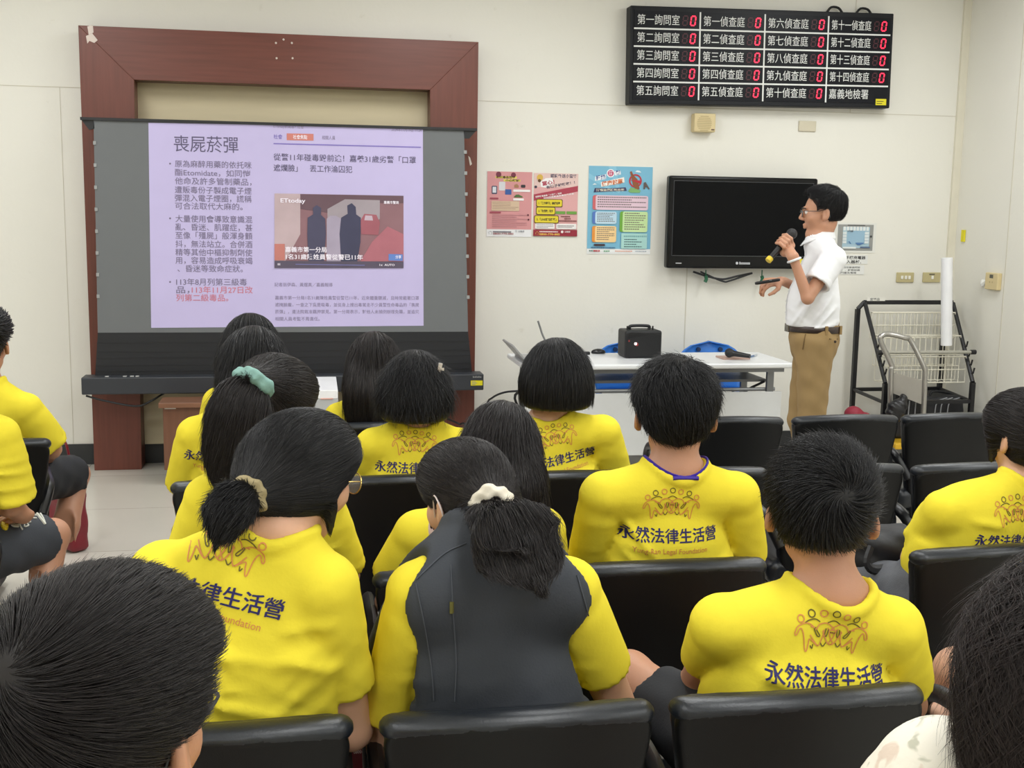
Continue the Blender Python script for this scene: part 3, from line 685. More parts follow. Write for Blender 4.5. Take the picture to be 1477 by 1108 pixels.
for x0, y0, x1, y1, s_ in ((.07, .42, .64, .525, '1.「工作輕鬆」高薪招募'), (.07, .545, .48, .65, '2.「免經驗」招手'), (.03, .68, .56, .785, '3.「LINE群組聯繫」')):
    p.box('yellow_box', x0-.015, y0-.01, x1+.015, y1+.012, (98, 78, 26), .03); p.box('yellow_box', x0, y0, x1, y1, (226, 206, 50), .03); p.txt('box_print', s_, x0+.04, y0+.072, .045, (40, 34, 24), x1-x0-.08, bold=.03)
p.box('green_strip', .5, .6, .72, .645, (110, 160, 70)); p.box('green_strip', .75, .6, .98, .645, (110, 160, 70)); p.rows('brown_print', .62, .92, (.675,), .018, (110, 50, 46)); p.rows('brown_print', .7, .86, (.71,), .018, (110, 50, 46)); p.rows('brown_print', .56, .98, (.745,), .018, (110, 50, 46))
p.box('white_box', .04, .8, .48, .885, (238, 234, 232), .02); p.box('white_box', .52, .8, .98, .885, (238, 234, 232), .02); p.rows('small_print', .07, .45, (.815, .84, .862), .009, (130, 126, 134)); p.rows('small_print', .55, .92, (.828, .85), .01, (70, 60, 66))
p.box('footer', 0, .9, 1, 1, (148, 34, 54)); p.rows('footer_print', .14, .56, (.922,), .018, (240, 220, 220)); p.txt('footer_print', '0800-770-885', .14, .985, .04, (240, 200, 90), .46, bold=.02); p.txt('footer_phone', '✆', .05, .98, .06, (240, 200, 90)); p.disc('seal', .655, .93, .03, (236, 226, 226)); p.txt('footer_print', '法務部', .71, .94, .032, (236, 226, 226), .13)
e, F, W_, H_ = paper('poster', 'large light blue drink-driving poster with pink, orange and green text boxes beside the television', 'poster', 849.5, 239, 937.5, 367, (238, 240, 240), 'posters on the front wall')
p = Pr(e, F, W_, H_)
p.box('blue_field', 0, 0, 1, .94, (122, 184, 212)); p.poly('light_ray', [(.3, 0), (.42, 0), (.5, .3), (.46, .3)], (138, 196, 220)); p.poly('light_ray', [(0, .08), (0, .14), (.4, .3), (.42, .28)], (138, 196, 220))
p.poly('title_plate', [(.1, .12), (.1, .17), (.27, .145), (.27, .09)], (240, 242, 246)); p.disc('title_disc', .34, .08, .062, (240, 242, 246)); p.disc('title_disc', .34, .08, .048, (196, 84, 120)); p.poly('title_plate', [(.4, .055), (.41, .105), (.5, .09), (.49, .045)], (240, 242, 246))
p.txt('poster_title', '拒絕', .115, .158, .055, (50, 80, 150), .15, rot=8, bold=.03); p.txt('poster_title', '酒', .31, .098, .05, (246, 240, 246), .06, bold=.02); p.txt('poster_title', '駕', .42, .092, .05, (50, 80, 150), .07, rot=6, bold=.03)
p.poly('title_plate', [(.19, .185), (.2, .235), (.56, .18), (.55, .12)], (244, 238, 230)); p.txt('poster_title', '健康就贏', .21, .225, .058, (206, 110, 60), .33, rot=8.5, bold=.03)
p.poly('ribbon', [(.08, .3), (.1, .25), (.34, .25), (.58, .235), (.6, .275), (.36, .285), (.14, .295)], (58, 60, 100)); p.txt('ribbon_print', '酒癮治療補助方案', .12, .285, .03, (240, 230, 200), .44, rot=1.5, bold=.02)
p.ring('ban_sign', .73, .16, .09, .022, (190, 40, 56)); p.poly('bottle', [(.64, .06), (.665, .05), (.7, .1), (.76, .14), (.8, .25), (.74, .27), (.69, .2), (.67, .13)], (140, 84, 50)); p.poly('ban_sign', [(.64, .15), (.8, .19), (.83, .165), (.82, .155)], (190, 40, 56)); p.poly('bush', [(.62, .28), (.66, .235), (.74, .25), (.82, .27), (.8, .295), (.66, .295)], (124, 176, 110))
p.poly('cloud', [(.72, .06), (.75, .04), (.79, .045), (.82, .065)], (226, 238, 242)); p.poly('cloud', [(.06, .215), (.09, .195), (.13, .21)], (226, 238, 242)); p.poly('figure', [(.86, .18), (.89, .17), (.96, .25), (.94, .255), (.9, .22), (.88, .255), (.86, .25)], (96, 84, 80))
for x0, y0, x1, y1, c, cd, n in ((.07, .33, .94, .495, (226, 198, 212), (206, 104, 108), 5), (.07, .515, .45, .655, (190, 218, 234), (84, 120, 190), 6), (.5, .51, .94, .745, (196, 224, 164), (110, 168, 60), 8), (.07, .68, .45, .865, (242, 208, 150), (228, 146, 60), 7)):
    p.box('box_tab', x0, y0, x0+.12, y1, cd, .03); p.box('text_box', x0+.045, y0, x1, y1, c, .03); st = (y1-y0-.03)/n
    p.rows('box_print', x0+.075, x1-.03, [y0+.016+st*k for k in range(n)], st*.42, (104, 92, 92))
p.box('mint_box', .53, .76, .94, .965-.03, (168, 212, 206), .01); p.rows('box_print', .57, .93, (.785,), .018, (120, 170, 170)); p.rows('box_print', .58, .86, (.825, .852, .88, .907), .011, (60, 90, 96))
p.box('pill', .1, .885, .28, .908, (100, 84, 90), .02); p.rows('small_print', .06, .48, (.925-.003,), .011, (50, 90, 130)); p.rows('footer_print', .03, .14, (.957,), .014, (70, 110, 100)); p.rows('footer_print', .1, .24, (.957,), .016, (190, 50, 60)); p.rows('footer_print', .26, .4, (.96,), .012, (70, 150, 100)); p.rows('footer_print', .44, .74, (.96,), .01, (220, 150, 120)); p.rows('footer_print', .76, .96, (.96,), .01, (150, 160, 170))
e, F, W_, H_ = paper('floor_plan_sign', 'framed blue evacuation floor plan on the wall behind the standing speaker', 'sign', 1205, 321, 1262, 365, (226, 226, 220)); p = Pr(e, F, W_, H_)
p.box('grey_mount', .07, .06, .93, .93, (150, 151, 148)); p.box('heading', .3, .07, .72, .1, (70, 72, 74)); p.box('plan_field', .19, .14, .84, .84, (168, 196, 210)); p.box('plan_block', .3, .26, .74, .72, (150, 184, 206))
for k in range(8): p.box('plan_room', .2+.079*k, .13, .26+.079*k, .26, (226, 232, 232))
for k in range(4): p.box('plan_room', .19, .3+.1*k, .28, .385+.1*k, (218, 226, 228)); p.box('plan_room', .72, .3+.1*k, .82, .385+.1*k, (218, 226, 228))
p.poly('route', [(.5, .66), (.7, .66), (.7, .69), (.6, .75), (.55, .74)], (80, 120, 170)); p.poly('route', [(.33, .62), (.36, .62), (.4, .7), (.38, .7)], (80, 120, 170)); p.box('legend', .2, .8, .52, .86, (222, 228, 228)); p.box('legend', .62, .79, .86, .84, (90, 110, 140)); p.txt('plan_title', '2F平面圖', .29, .3, .06, (50, 52, 56), .14); p.disc('legend_dot', .87, .45, .025, (60, 62, 66))
e, F, W_, H_ = paper('notice', 'white notice strip with two rows of bold black Chinese characters under the floor plan', 'notice', 1200, 368, 1251, 381, (228, 229, 226)); p = Pr(e, F, W_, H_)
p.txt('notice_print', '請勿．手機充電器', .04, .42, .4, (34, 34, 36), .9, bold=.02); p.txt('notice_print', '一機充入器材．', .04, .9, .4, (34, 34, 36), .78, bold=.02)
e, F, W_, H_ = paper('notice', 'small white notice with three rows of grey print, lowest under the floor plan', 'notice', 1198, 382.5, 1246, 396, (230, 231, 228)); p = Pr(e, F, W_, H_)
for k, s_ in enumerate(('場地使用完畢請關閉', '（電源）．離開前請', '檢查門窗及電燈')): p.txt('notice_print', s_, .12, .32+.29*k, .22, (110, 111, 112), .75-.1*(k == 2))

# ------------------------------------------------------------------ brown cabinet, white machine
BW = wood_mat('brown_wood', (112, 76, 58), (6, 6, .6))
e = empty('wooden_cabinet', (-.3, 6.85, 0), 'low brown wooden cabinet in front of the screen with a white label', 'cabinet')
cx0, cx1, cy0, cy1 = -.775, .0, 6.86, 7.05
MB().box((cx0+.02, cy0, .09), (cx1, cy1, .455)).build('body', BW, e, bevel=.003)
MB().box((cx0, cy0-.03, .456), (cx1+.01, cy1, .485)).build('top_board', wood_mat('brown_wood_top', (126, 88, 66), (.6, 6, 6)), e, bevel=.003)
MB().box((cx0+.035, cy0+.015, 0), (cx1-.01, cy1-.02, .09)).build('plinth', BW, e)
a, b = wq(233, 583, cy0), wq(251, 590, cy0); CB = Flat((0, cy0, 0), (1, 0, 0), (0, 0, 1), (0, -1, 0)); m = MB(); CB.rect(m, a[0]+.015, b[1], b[0]+.01, a[1], .001); LBL = m.build('asset_label', mat('label_white', (226, 226, 222)), e, label='white label')
m = MB(); CB.rect(m, a[0]+.022, b[1]+.012, a[0]+.06, b[1]+.017, .002); CB.rect(m, a[0]+.022, b[1]+.022, a[0]+.075, b[1]+.026, .002); m.build('label_print', mat('print_grey', (150, 152, 150)), LBL)
e = empty('document_box', (.1, 6.9, 0), 'grey and white boxy machine with papers on top, right of the wooden cabinet', 'machine')
xa, xb = wq(424, 570, 6.72)[0], wq(488, 570, 6.72)[0]
MB().box((xa, 6.72, 0), (xb, 7.03, .515)).build('body', mat('machine_grey', (176, 178, 178), rough=.5), e, bevel=.006)
MB().prism([(xa, 6.72, .515), (xa, 7.03, .535), (xa, 7.03, .60), (xa, 6.72, .565)], (xb-xa-.002, 0, 0)).build('lid', mat('machine_white', (236, 237, 238), rough=.5), e, bevel=.004)
m = MB(); m.box((xa+.07, 6.716, .514), (xa+.12, 6.722, .52)); m.box((xa+.15, 6.716, .514), (xb-.03, 6.722, .52)); m.build('paper_edge', mat('salmon', (222, 170, 158)), e)
# ------------------------------------------------------------------ the folding table and what stands on it
WTOP = mat('table_white', (226, 228, 230), rough=.3, var=.015); STEEL = mat('grey_steel', (118, 120, 122), rough=.35, metal=.6); PANEL = mat('panel_grey', (206, 208, 208), rough=.5)
tx0, tx1, ty0, ty1, TZ = 1.25, 2.86, 6.42, 6.97, .74
e = empty('folding_table', ((tx0+tx1)/2, (ty0+ty1)/2, 0), 'long white folding table with a grey modesty panel at the front of the room', 'table')
MB().box((tx0, ty0, TZ-.03), (tx1, ty1, TZ)).build('tabletop', WTOP, e, bevel=.01, seg=3)
m = MB(); m.box((tx0+.05, ty0+.03, TZ-.055), (tx1-.05, ty0+.06, TZ-.03)); m.box((tx0+.05, ty1-.06, TZ-.055), (tx1-.05, ty1-.03, TZ-.03)); m.build('apron_rail', STEEL, e)
MB().box((tx0+.1, ty0+.12, TZ-.125), (tx1-.12, ty1-.1, TZ-.11)).build('under_shelf', mat('shelf_grey', (104, 106, 108), rough=.4), e)
MB().cyl((tx0+.08, ty0+.09, TZ-.165), (tx1-.08, ty0+.09, TZ-.165), .011).build('cross_bar', mat('bar_grey', (150, 152, 154), rough=.3, metal=.5), e)
MB().box((tx0+.02, ty0+.05, .2), (tx1-.05, ty0+.065, .565)).build('modesty_panel', PANEL, e, bevel=.003)
for x in (tx0+.09, tx1-.12):
    for y in (ty0+.07, ty1-.07): MB().box((x-.02, y-.012, .02), (x+.02, y+.012, TZ-.05)).build('leg', STEEL, e)
    MB().box((x-.025, ty0+.02, 0), (x+.025, ty1-.02, .025)).build('foot', STEEL, e, bevel=.004)
    m = MB(); m.tube(bez([(x-.02, ty0+.1, TZ-.12), (x-.1, ty0+.2, TZ-.2), (x-.06, ty0+.28, TZ-.3)], 8), .008, 6); m.build('folding_brace', BLACKP, e)
# portable amplifier
a, b = wq(903, 474, 6.68), wq(955, 514, 6.68); xa, xb = a[0], b[0]; zz = TZ
e = empty('portable_speaker', ((xa+xb)/2, 6.78, zz), 'black portable speaker box with a top handle standing on the white table', 'speaker')
MB().box((xa, 6.69, zz), (xb, 6.86, zz+.165)).build('body', BLACKP, e, bevel=.014, seg=3)
m = MB(); Bq = Flat((0, 6.69, zz), (1, 0, 0), (0, 0, 1), (0, -1, 0)); m.prism([Bq.pt(xa+.01, .015), Bq.pt(xb-.01, .015), Bq.pt(xb-.01, .135), Bq.pt(xb-.06, .15), Bq.pt(xb-.11, .14), Bq.pt(xa+.03, .12), Bq.pt(xa+.01, .125)], (0, -.006, 0)); m.build('front_grille', mat('grille_black', (16, 17, 19), rough=.7, bump=.3, bscale=400), e)
m = MB(); m.prism([Bq.pt(xa+.015, .132), Bq.pt(xa+.03, .155), Bq.pt(xa+.1, .153), Bq.pt(xa+.07, .14)], (0, -.004, 0)); m.build('carry_slot', mat('slot_black', (6, 6, 7), rough=.6), e)
m = MB(); m.tube(bez([(xa+.05, 6.77, zz+.165), (xa+.055, 6.77, zz+.185), (xb-.065, 6.77, zz+.185), (xb-.06, 6.77, zz+.165)], 18), .009, 8); m.build('handle', BLACKP, e)
for x in (xa+.025, xb-.045): MB().cyl((x, 6.74, zz+.16), (x, 6.74, zz+.188), .005).build('antenna_knob', BLACKP, e)
m = MB(); Bq.disc(m, xa+.062, .088, .008, .008); m.build('status_lamp', mat('lamp_white', (255, 230, 230), emit=2.5, var=0), e); m = MB(); Bq.disc(m, xa+.07, .084, .01, .0075); Bq.rect(m, xa+.018, .1, xa+.026, .11, .008); m.build('badge', mat('badge_red', (150, 50, 50)), e)
# mouse, adaptor
p = atz(863, 510, TZ); 
F_ = solid([ell(p+A(0, 0, .008), (.045, .03, .022))], .004, subs=[rbox(p+A(0, 0, -.02), (.1, .1, .02))]); o = link('computer_mouse', npmesh('m', *F_.mesh()), mat('mouse_black', (20, 22, 28), rough=.3), base=True); tag(o, 'black computer mouse on the white table beside the speaker box', 'mouse')
p = atz(849, 512, TZ); o = MB().box(p+A(-.06, .0, 0), p+A(.01, .03, .018)).build('power_adaptor', BLACKP, bevel=.004, base=True); tag(o, 'black adaptor block on the table behind the mouse', 'adaptor')
# laptop with lid leaning outwards at the table's end
p0 = at(735, 494, 6.62); p1 = at(758, 515, 6.62)
e = empty('laptop', (p1[0]+.1, 6.65, TZ), 'grey laptop at the left end of the white table, lid tipped far back', 'laptop')
LG = mat('laptop_grey', (160, 161, 162), rough=.35, metal=.3)
MB().box((tx0+.02, 6.5, TZ), (tx0+.25, 6.82, TZ+.016)).build('base', LG, e, bevel=.004)
d = nrm(A(p0[0]-tx0-.03, 0, p0[2]-TZ-.02)); pn = A(d[2], 0, -d[0]); b0 = A(tx0+.03, 6.5, TZ+.02); ln = np.linalg.norm(A(p0[0]-tx0-.03, 0, p0[2]-TZ-.02))
MB().prism([b0, b0+d*ln, b0+d*ln-pn*.012, b0-pn*.012], (0, .32, 0)).build('lid', LG, e, bevel=.003)
p = at(776, 463, 6.9); q = at(783, 484, 6.9)
e = empty('desk_microphone', (q[0]+.03, 6.9, TZ), 'thin grey microphone stem on the table behind the bob-haired girl', 'microphone')
MB().cyl((q[0]+.05, 6.9, TZ), (q[0]+.05, 6.9, TZ+.02), .045).build('base', BLACKP, e)
MB().tube(bez([(q[0]+.05, 6.9, TZ+.02), q, (p+q)/2, p], 12), .006, 8).build('stem', mat('stem_grey', (120, 121, 120), rough=.4), e)
# notebook, microphone, pen
p = atz(1060, 518, TZ); o = MB().box((p[0]-.085, p[1]-.03, TZ), (p[0]+.085, p[1]+.1, TZ+.01)).build('notebook', mat('notebook_pink', (190, 158, 146), rough=.5), bevel=.002, base=True); tag(o, 'closed pinkish notebook lying on the white table', 'notebook')
z = TZ+.01+.02
def mic(e, a, b, headm, bodym, parts=True):
    d = nrm(b-a); MB().tube([a+d*.045, a+d*.07, b-d*.02, b], [.019, .0165, .013, .012], 14).build('body', bodym, e, smooth=True)
    F_ = solid([ell(a+d*.025, (.026, .026, .026)), cap(a+d*.03, a+d*.05, .024, .019)], .004, .01); link('grille_head', npmesh('g', *F_.mesh()), headm, e)
a = atz(1046, 508, z+.012); b = atz(1082, 514, z)
e = empty('microphone', (a+b)/2*A(1, 1, 0)+A(0, 0, TZ+.01), 'black handheld microphone lying on the pinkish notebook', 'microphone', 'handheld microphones')
mic(e, a, b, mat('mic_mesh', (28, 28, 30), rough=.5, bump=.5, bscale=500), mat('mic_body', (22, 22, 25), rough=.4))
a = atz(1081, 515, TZ+.006); b = atz(1091, 512, TZ+.006); e = empty('pen', (a+b)/2-A(0, 0, .006), 'blue and clear pen on the table beside the black microphone', 'pen'); b = a+nrm(b-a)*.13
MB().cyl(a, a+(b-a)*.6, .0055, n=8).build('barrel', mat('pen_blue', (90, 120, 160), rough=.3), e); MB().cyl(a+(b-a)*.6, b, .006, n=8).build('cap', mat('pen_clear', (200, 206, 212), rough=.2), e)
# blue chairs behind the table
BLU = mat('chair_blue', (48, 122, 212), rough=.35, var=.04, coat=.2); CHR = mat('chrome_tube', (150, 152, 155), rough=.25, metal=.9)
for px, lab in ((902, 'blue plastic chair tucked behind the table at the speaker box'), (1021, 'blue plastic chair tucked behind the table near the lying microphone')):
    yb = 7.32; cx = at(px, 491, yb)[0]; zt = at(px, 491, yb)[2]
    e = empty('plastic_chair', (cx, 7.15, 0), lab, 'chair', 'blue chairs behind the table')
    P = np.zeros((13, 15, 3))
    for i, t in enumerate(np.linspace(0, 1, 13)):
        for j, s_ in enumerate(np.linspace(-1, 1, 15)):
            hw = .235*(1-.0*t)*math.sqrt(max(.0001, 1-max(0, (t-.45)/.55)**2.2)) if t > .45 else .235*(.88+.12*t/.45)
            P[i, j] = (cx+s_*hw, yb-.0-.05*(1-t)-.035*abs(s_)**2, .46+(zt-.46)*t)
    m = MB(); m.grid(P); o = m.build('backrest', BLU, e, smooth=True); md = o.modifiers.new('s', 'SOLIDIFY'); md.thickness = .008
    m = MB()
    for sx in (-.075, .075): m.cyl((cx+sx, yb-.045, zt-.055), (cx+sx, yb-.03, zt-.055), .014)
    m.build('grip_hole', mat('hole_navy', (18, 44, 84), rough=.6), o)
    P = np.zeros((9, 11, 3))
    for i, t in enumerate(np.linspace(0, 1, 9)):
        for j, s_ in enumerate(np.linspace(-1, 1, 11)): P[i, j] = (cx+s_*.205*(1-.1*t), yb-.07-.36*t, .45-.02*(1-s_*s_)-.02*max(0, t-.8)*5*.4)
    m = MB(); m.grid(P); o = m.build('seat', BLU, e, smooth=True); md = o.modifiers.new('s', 'SOLIDIFY'); md.thickness = .008
    for sx in (-.17, .17):
        for sy, t in ((-.05, .03), (-.4, -.03)): MB().tube([(cx+sx, yb+sy, .435), (cx+sx*1.1, yb+sy+t, 0.0)], .011, 8).build('leg', CHR, e)
        MB().tube([(cx+sx, yb-.05, .43), (cx+sx*.9, yb-.045, .62)], .01, 8).build('back_support', CHR, e)
# loose cable from the table to the screen
o = MB().tube(bez([at(749, 564, 6.5), at(728, 566, 6.6), at(710, 574, 6.7), at(700, 590, 6.8), A(1.0, 6.9, .02), A(.9, 6.95, .006), A(.75, 6.9, .006)]), .006, 8).build('cable', BLACKP, base=True); tag(o, 'black cable hanging in the gap left of the white table', 'cable')
o = MB().tube(bez([at(638, 602, 7.2), at(650, 606, 7.2), at(663, 612, 7.2), at(672, 616, 7.15), A(1.05, 7.05, .006), A(1.15, 6.95, .006)]), .006, 8).build('cable', BLACKP, base=True); tag(o, 'black cable drooping across the red wooden upright under the screen', 'cable')

# ------------------------------------------------------------------ the wire rack in the corner
BT = mat('rack_black', (30, 30, 33), rough=.4, metal=.2); WW = mat('wire_white', (226, 222, 206), rough=.4)
e = empty('display_rack', (4.0, 7.2, 0), 'black tubular rack with cream wire baskets standing in the corner', 'rack')
yb, yf = 7.36, 6.92
lt = at(1247, 433, yb); rt_ = at(1374, 433, yb); xl, xr_ = lt[0], rt_[0]; zt = lt[2]
lf = at(1277, 553, yf); rf = at(1403, 553, yf); zl = lf[2]
bl = at(1236, 470, yb)[0]; br = at(1357, 530, yb)[0]
for x in (xl-.045, br): MB().box((x-.014, yb-.014, 0), (x+.014, yb+.014, zt-.06 if x < xl else zt)).build('back_post', BT, e)
MB().box((xl-.0, yb-.014, zt-.028), (xr_, yb+.014, zt)).build('top_rail', BT, e)
MB().tube([(xl-.045, yb, zt-.06), (xl, yb, zt-.012)], .015, 6).build('corner_bend', BT, e)
for q, xx in ((lf, xl), (rf, xr_)):
    MB().tube([(xx, yb-.01, zt-.02), (q[0], yf, zl)], .0145, 8).build('sloping_rail', BT, e)
    MB().box((q[0]-.014, yf-.014, 0), (q[0]+.014, yf+.014, zl)).build('front_post', BT, e)
    m = MB()
    for t in (.56, .68, .79, .89):
        c = A(xx, yb-.01, zt-.02)*(1-t)+A(q[0], yf, zl)*t; m.tube([c, c+A(0, -.03, .005), c+A(.004, -.035, .04)], .006, 6)
    m.build('hook', BT, e)
zb_ = at(1300, 561, yb)[2]
MB().box((xl-.03, yb-.012, zb_-.012), (br, yb+.012, zb_+.012)).build('lower_rail', BT, e)
MB().box((lf[0], yf-.012, zb_-.03), (rf[0], yf+.012, zb_-.006)).build('lower_rail', BT, e)
for xx, x2 in ((xl-.045, lf[0]), (br, rf[0])): MB().tube([(xx, yb, zb_), (x2, yf, zb_-.018)], .012, 6).build('side_rail', BT, e)
def rail_pt(t, s_): return (A(xl, yb-.03, zt-.02)*(1-t)+A(lf[0], yf-.02, zl)*t)*(1-s_)+(A(xr_, yb-.03, zt-.02)*(1-t)+A(rf[0], yf-.02, zl)*t)*s_
def basket(t0, drop, nwire, dep, s0=.05, s1=.98):
    m = MB(); 
    f0, f1 = rail_pt(t0, s0), rail_pt(t0, s1); b0, b1 = f0+A(0, dep, .0), f1+A(0, dep, .0)
    for P in ([f0, f1], [b0, b1], [f0-A(0, 0, drop), f1-A(0, 0, drop)], [f0-A(0, 0, drop*.5), f1-A(0, 0, drop*.5)], [b0-A(0, 0, drop), b1-A(0, 0, drop)], [f0, b0], [f1, b1]): m.tube(P, .004, 5)
    for k in range(nwire+1):
        s_ = k/nwire; a_, c_ = f0*(1-s_)+f1*s_, b0*(1-s_)+b1*s_
        m.tube([a_, a_-A(0, 0, drop), c_-A(0, 0, drop), c_], .003, 4)
    return m.build('wire_basket', WW, e)
basket(.12, .17, 13, .03); basket(.42, .2, 14, .07); basket(.68, .17, 12, .12)
a, b = at(1270, 508.5, 7.0), at(1404, 508, 7.0); MB().cyl(a, b, .011).build('hanging_rod', mat('rod_grey', (178, 176, 166), rough=.35, metal=.4), e)
m = MB(); 
for p in (a, b): m.tube([p+A(-.02, 0, 0), p+A(.015, 0, 0)], .016, 8)
m.build('rod_cap', BT, e)
m = MB(); p = at(1249, 431, yb); m.box((p[0], yb-.018, zt-.004), (p[0]+.13, yb-.013, zt+.02)); m.build('shelf_ticket', mat('ticket_white', (232, 230, 222)), e)
m = MB(); Flat((p[0], yb-.018, zt), (1, 0, 0), (0, 0, 1), (0, -1, 0)).text(m, '宣導品', .02, .0, .02, .002, width=.07, bold=.02); m.build('ticket_print', mat('print_grey', (150, 152, 150)), e)
a, b = at(1366, 372, 7.05), at(1365, 498, 7.05); o = MB().tube([a, b], .036, 24).build('paper_roll', mat('roll_white', (236, 237, 240), rough=.5), smooth=True, base=True); tag(o, 'tall white paper roll standing in the wire basket of the corner rack', 'roll')
# ------------------------------------------------------------------ hand truck
e = empty('platform_trolley', (3.6, 7.0, 0), 'steel-handled yellow platform trolley parked in front of the rack', 'trolley')
SS = mat('stainless', (176, 174, 170), rough=.28, metal=.85)
ys, dy = 6.78, .0
H = [at(1283, 640, ys), at(1285, 540, ys), at(1286, 527, ys), at(1270, 492, ys), at(1273, 484, ys), at(1283, 482, ys), at(1305, 487, ys-.03), at(1314, 492, ys-.03), at(1332, 528, ys-.08), at(1334, 545, ys-.08), at(1330, 640, ys-.08)]
MB().tube(bez(H, 50), .0165, 12).build('handle', SS, e, smooth=True)
c0, c1, c2, c3 = at(1287, 537, ys), at(1332, 549, ys-.08), at(1331, 584, ys-.08), at(1287, 567, ys)
PL = MB().prism([c0, c1, c2, c3], (0, .006, 0)).build('sheet_panel', mat('panel_steel', (166, 162, 154), rough=.45, metal=.3, var=.08), e)
m = MB(); r_ = nrm(c1-c0); Fp = Flat(c3, r_, (0, 0, 1), (0, -1, 0)); wdt = np.linalg.norm(c1-c0)
for P in ([(.03, .1), (.07, .12), (.07, .06), (.12, .06)], [(.05, .04), (.14, .04)], [(.16, .1), (.2, .11), (.2, .06), (.17, .06)]): Fp.line(m, P, .003, .001)
m.build('scratch', mat('scratch_dark', (110, 106, 100)), PL)
YEL = mat('trolley_yellow', (214, 170, 40), rough=.4)
a = at(1283, 640, ys); b = at(1331, 640, ys-.08)
MB().box((a[0]-.03, ys-.13, .16), (b[0]+.05, ys+.47, .2)).build('platform', YEL, e, bevel=.008)
m = MB(); Flat((a[0], ys-.131, .16), (1, 0, 0), (0, 0, 1), (0, -1, 0)).rect(m, .05, .008, .1, .034, .001); m.build('platform_label', mat('label_white', (226, 226, 222)), e)
for x in (a[0]+.03, b[0]-.0):
    for y in (ys-.06, ys+.45):
        w_ = MB().cyl((x-.02, y, .065), (x+.02, y, .065), .065, n=24).build('wheel', mat('wheel_rubber', (36, 36, 38), rough=.7), e, bevel=.006); MB().box((x-.03, y-.02, .07), (x+.03, y+.02, .16)).build('caster_fork', STEEL, w_)
# bags on and by the trolley
BAG = mat('bag_black', (24, 25, 30), rough=.6, var=.15, bump=.2, bscale=60); TRIM = mat('bag_trim', (150, 152, 156), rough=.4)
pa, pb = at(1330, 640, 7.02), at(1393, 572, 7.02)
e = empty('carry_bag', ((pa[0]+pb[0])/2, 7.16, 0), 'black zipped carry bag with pale piping on the floor under the corner rack', 'bag')
F_ = solid([rbox(((pa[0]+pb[0])/2, 7.16, pb[2]/2), ((pb[0]-pa[0])/2, .14, pb[2]/2), r=.03)], .01, warp=lambda X, Y, Z: .006*np.sin(X*30)*np.sin(Z*26)); link('bag_body', npmesh('b', *F_.mesh()), BAG, e)
m = MB()
for px in (1346, 1354, 1364): m.tube(bez([at(px, 636, 7.015), at(px+2, 600, 7.015), at(px+6, 580, 7.015), at(px+20, 574, 7.015)], 10), .004, 6)
m.build('piping', TRIM, e)
m = MB(); m.tube(bez([at(1340, 573, 7.1), at(1345, 565, 7.1), at(1365, 566, 7.1), at(1380, 573, 7.1)], 12), .009, 8); m.build('handle', BAG, e)
pa, pb = at(1299, 655, 6.7), at(1321, 572, 6.7)
e = empty('tall_bag', ((pa[0]+pb[0])/2, 6.76, .2), 'tall narrow black bag with pale seams standing behind the trolley handle', 'bag')
F_ = solid([rbox(((pa[0]+pb[0])/2+.02, 6.86, (.2+pb[2])/2), (.06, .07, (pb[2]-.2)/2), r=.02)], .009); link('bag_body', npmesh('b', *F_.mesh()), BAG, e); m = MB(); m.tube([at(1306, 640, 6.77), at(1312, 578, 6.77)], .004, 6); m.tube([at(1316, 640, 6.77), at(1321, 580, 6.77)], .004, 6); m.build('seam', TRIM, e)
p = at(1293, 590, 6.68); F_ = solid([ell(p, (.06, .05, .06)), ell(p+A(.04, 0, .04), (.03, .03, .05)), ell(p+A(-.02, 0, -.05), (.035, .03, .05))], .008, .03, warp=lambda X, Y, Z: .008*np.sin(X*70+Z*50)*np.sin(Z*60)); o = link('plastic_bag', npmesh('b', *F_.mesh()), mat('bag_gloss', (18, 18, 22), rough=.3), base=True); tag(o, 'crumpled black plastic bag hanging on the trolley handle', 'bag')
p = at(1231, 597, 6.6); F_ = solid([ell(p, (.05, .05, .035)), ell(p+A(.06, 0, -.01), (.05, .04, .02)), cap(p, A(p[0], p[1], .02), .045, .06)], .008, .03); o = link('backpack', npmesh('b', *F_.mesh()), mat('red_cloth', (140, 30, 52), rough=.6, var=.1), base=True); tag(o, 'dark red bag just showing above an empty chair beside the presenter', 'bag')
# bags on the floor
MAR = mat('maroon_bag', (96, 22, 36), rough=.4, var=.08, scale=20)
def totebag(name, c, w_, h, dpt, tilt, m, label):
    e = empty(name, (c[0], c[1], 0), label, 'bag'); P = np.zeros((7, 9, 3))
    mb = MB(); M = rotm(tilt)
    F_ = solid([rbox(A(c[0], c[1], h/2+.005), (w_/2, dpt/2, h/2), M, .018)], .01, warp=lambda X, Y, Z: .005*np.sin(X*40+Z*17)*np.sin(Z*30+1)); o = link('bag_body', npmesh('b', *F_.mesh()), m, e)
    mb.tube(bez([A(c[0], c[1], 0)+M @ A(-w_*.25, 0, h), A(c[0], c[1], 0)+M @ A(-w_*.2, -.02, h+.1), A(c[0], c[1], 0)+M @ A(w_*.2, -.02, h+.1), A(c[0], c[1], 0)+M @ A(w_*.25, 0, h)], 14), .006, 6); mb.build('strap', m, e); return e, o, M
c = A(.16, 3.2, 0); e, o, M = totebag('tote_bag', c, .3, .34, .1, 0, MAR, 'maroon bag with white Chinese print on the floor between the front chairs')
Bq = Flat((0, 3.14, 0), (1, 0, 0), (0, 0, 1), (0, -1, 0)); m = MB()
for k, ch_ in enumerate('識　人人自備'):
    p = wq(524, 1038+k*7.6, 3.14)
    if ch_ != '　': Bq.text(m, ch_, p[0], p[1]-.012, .018, .004, bold=.02)
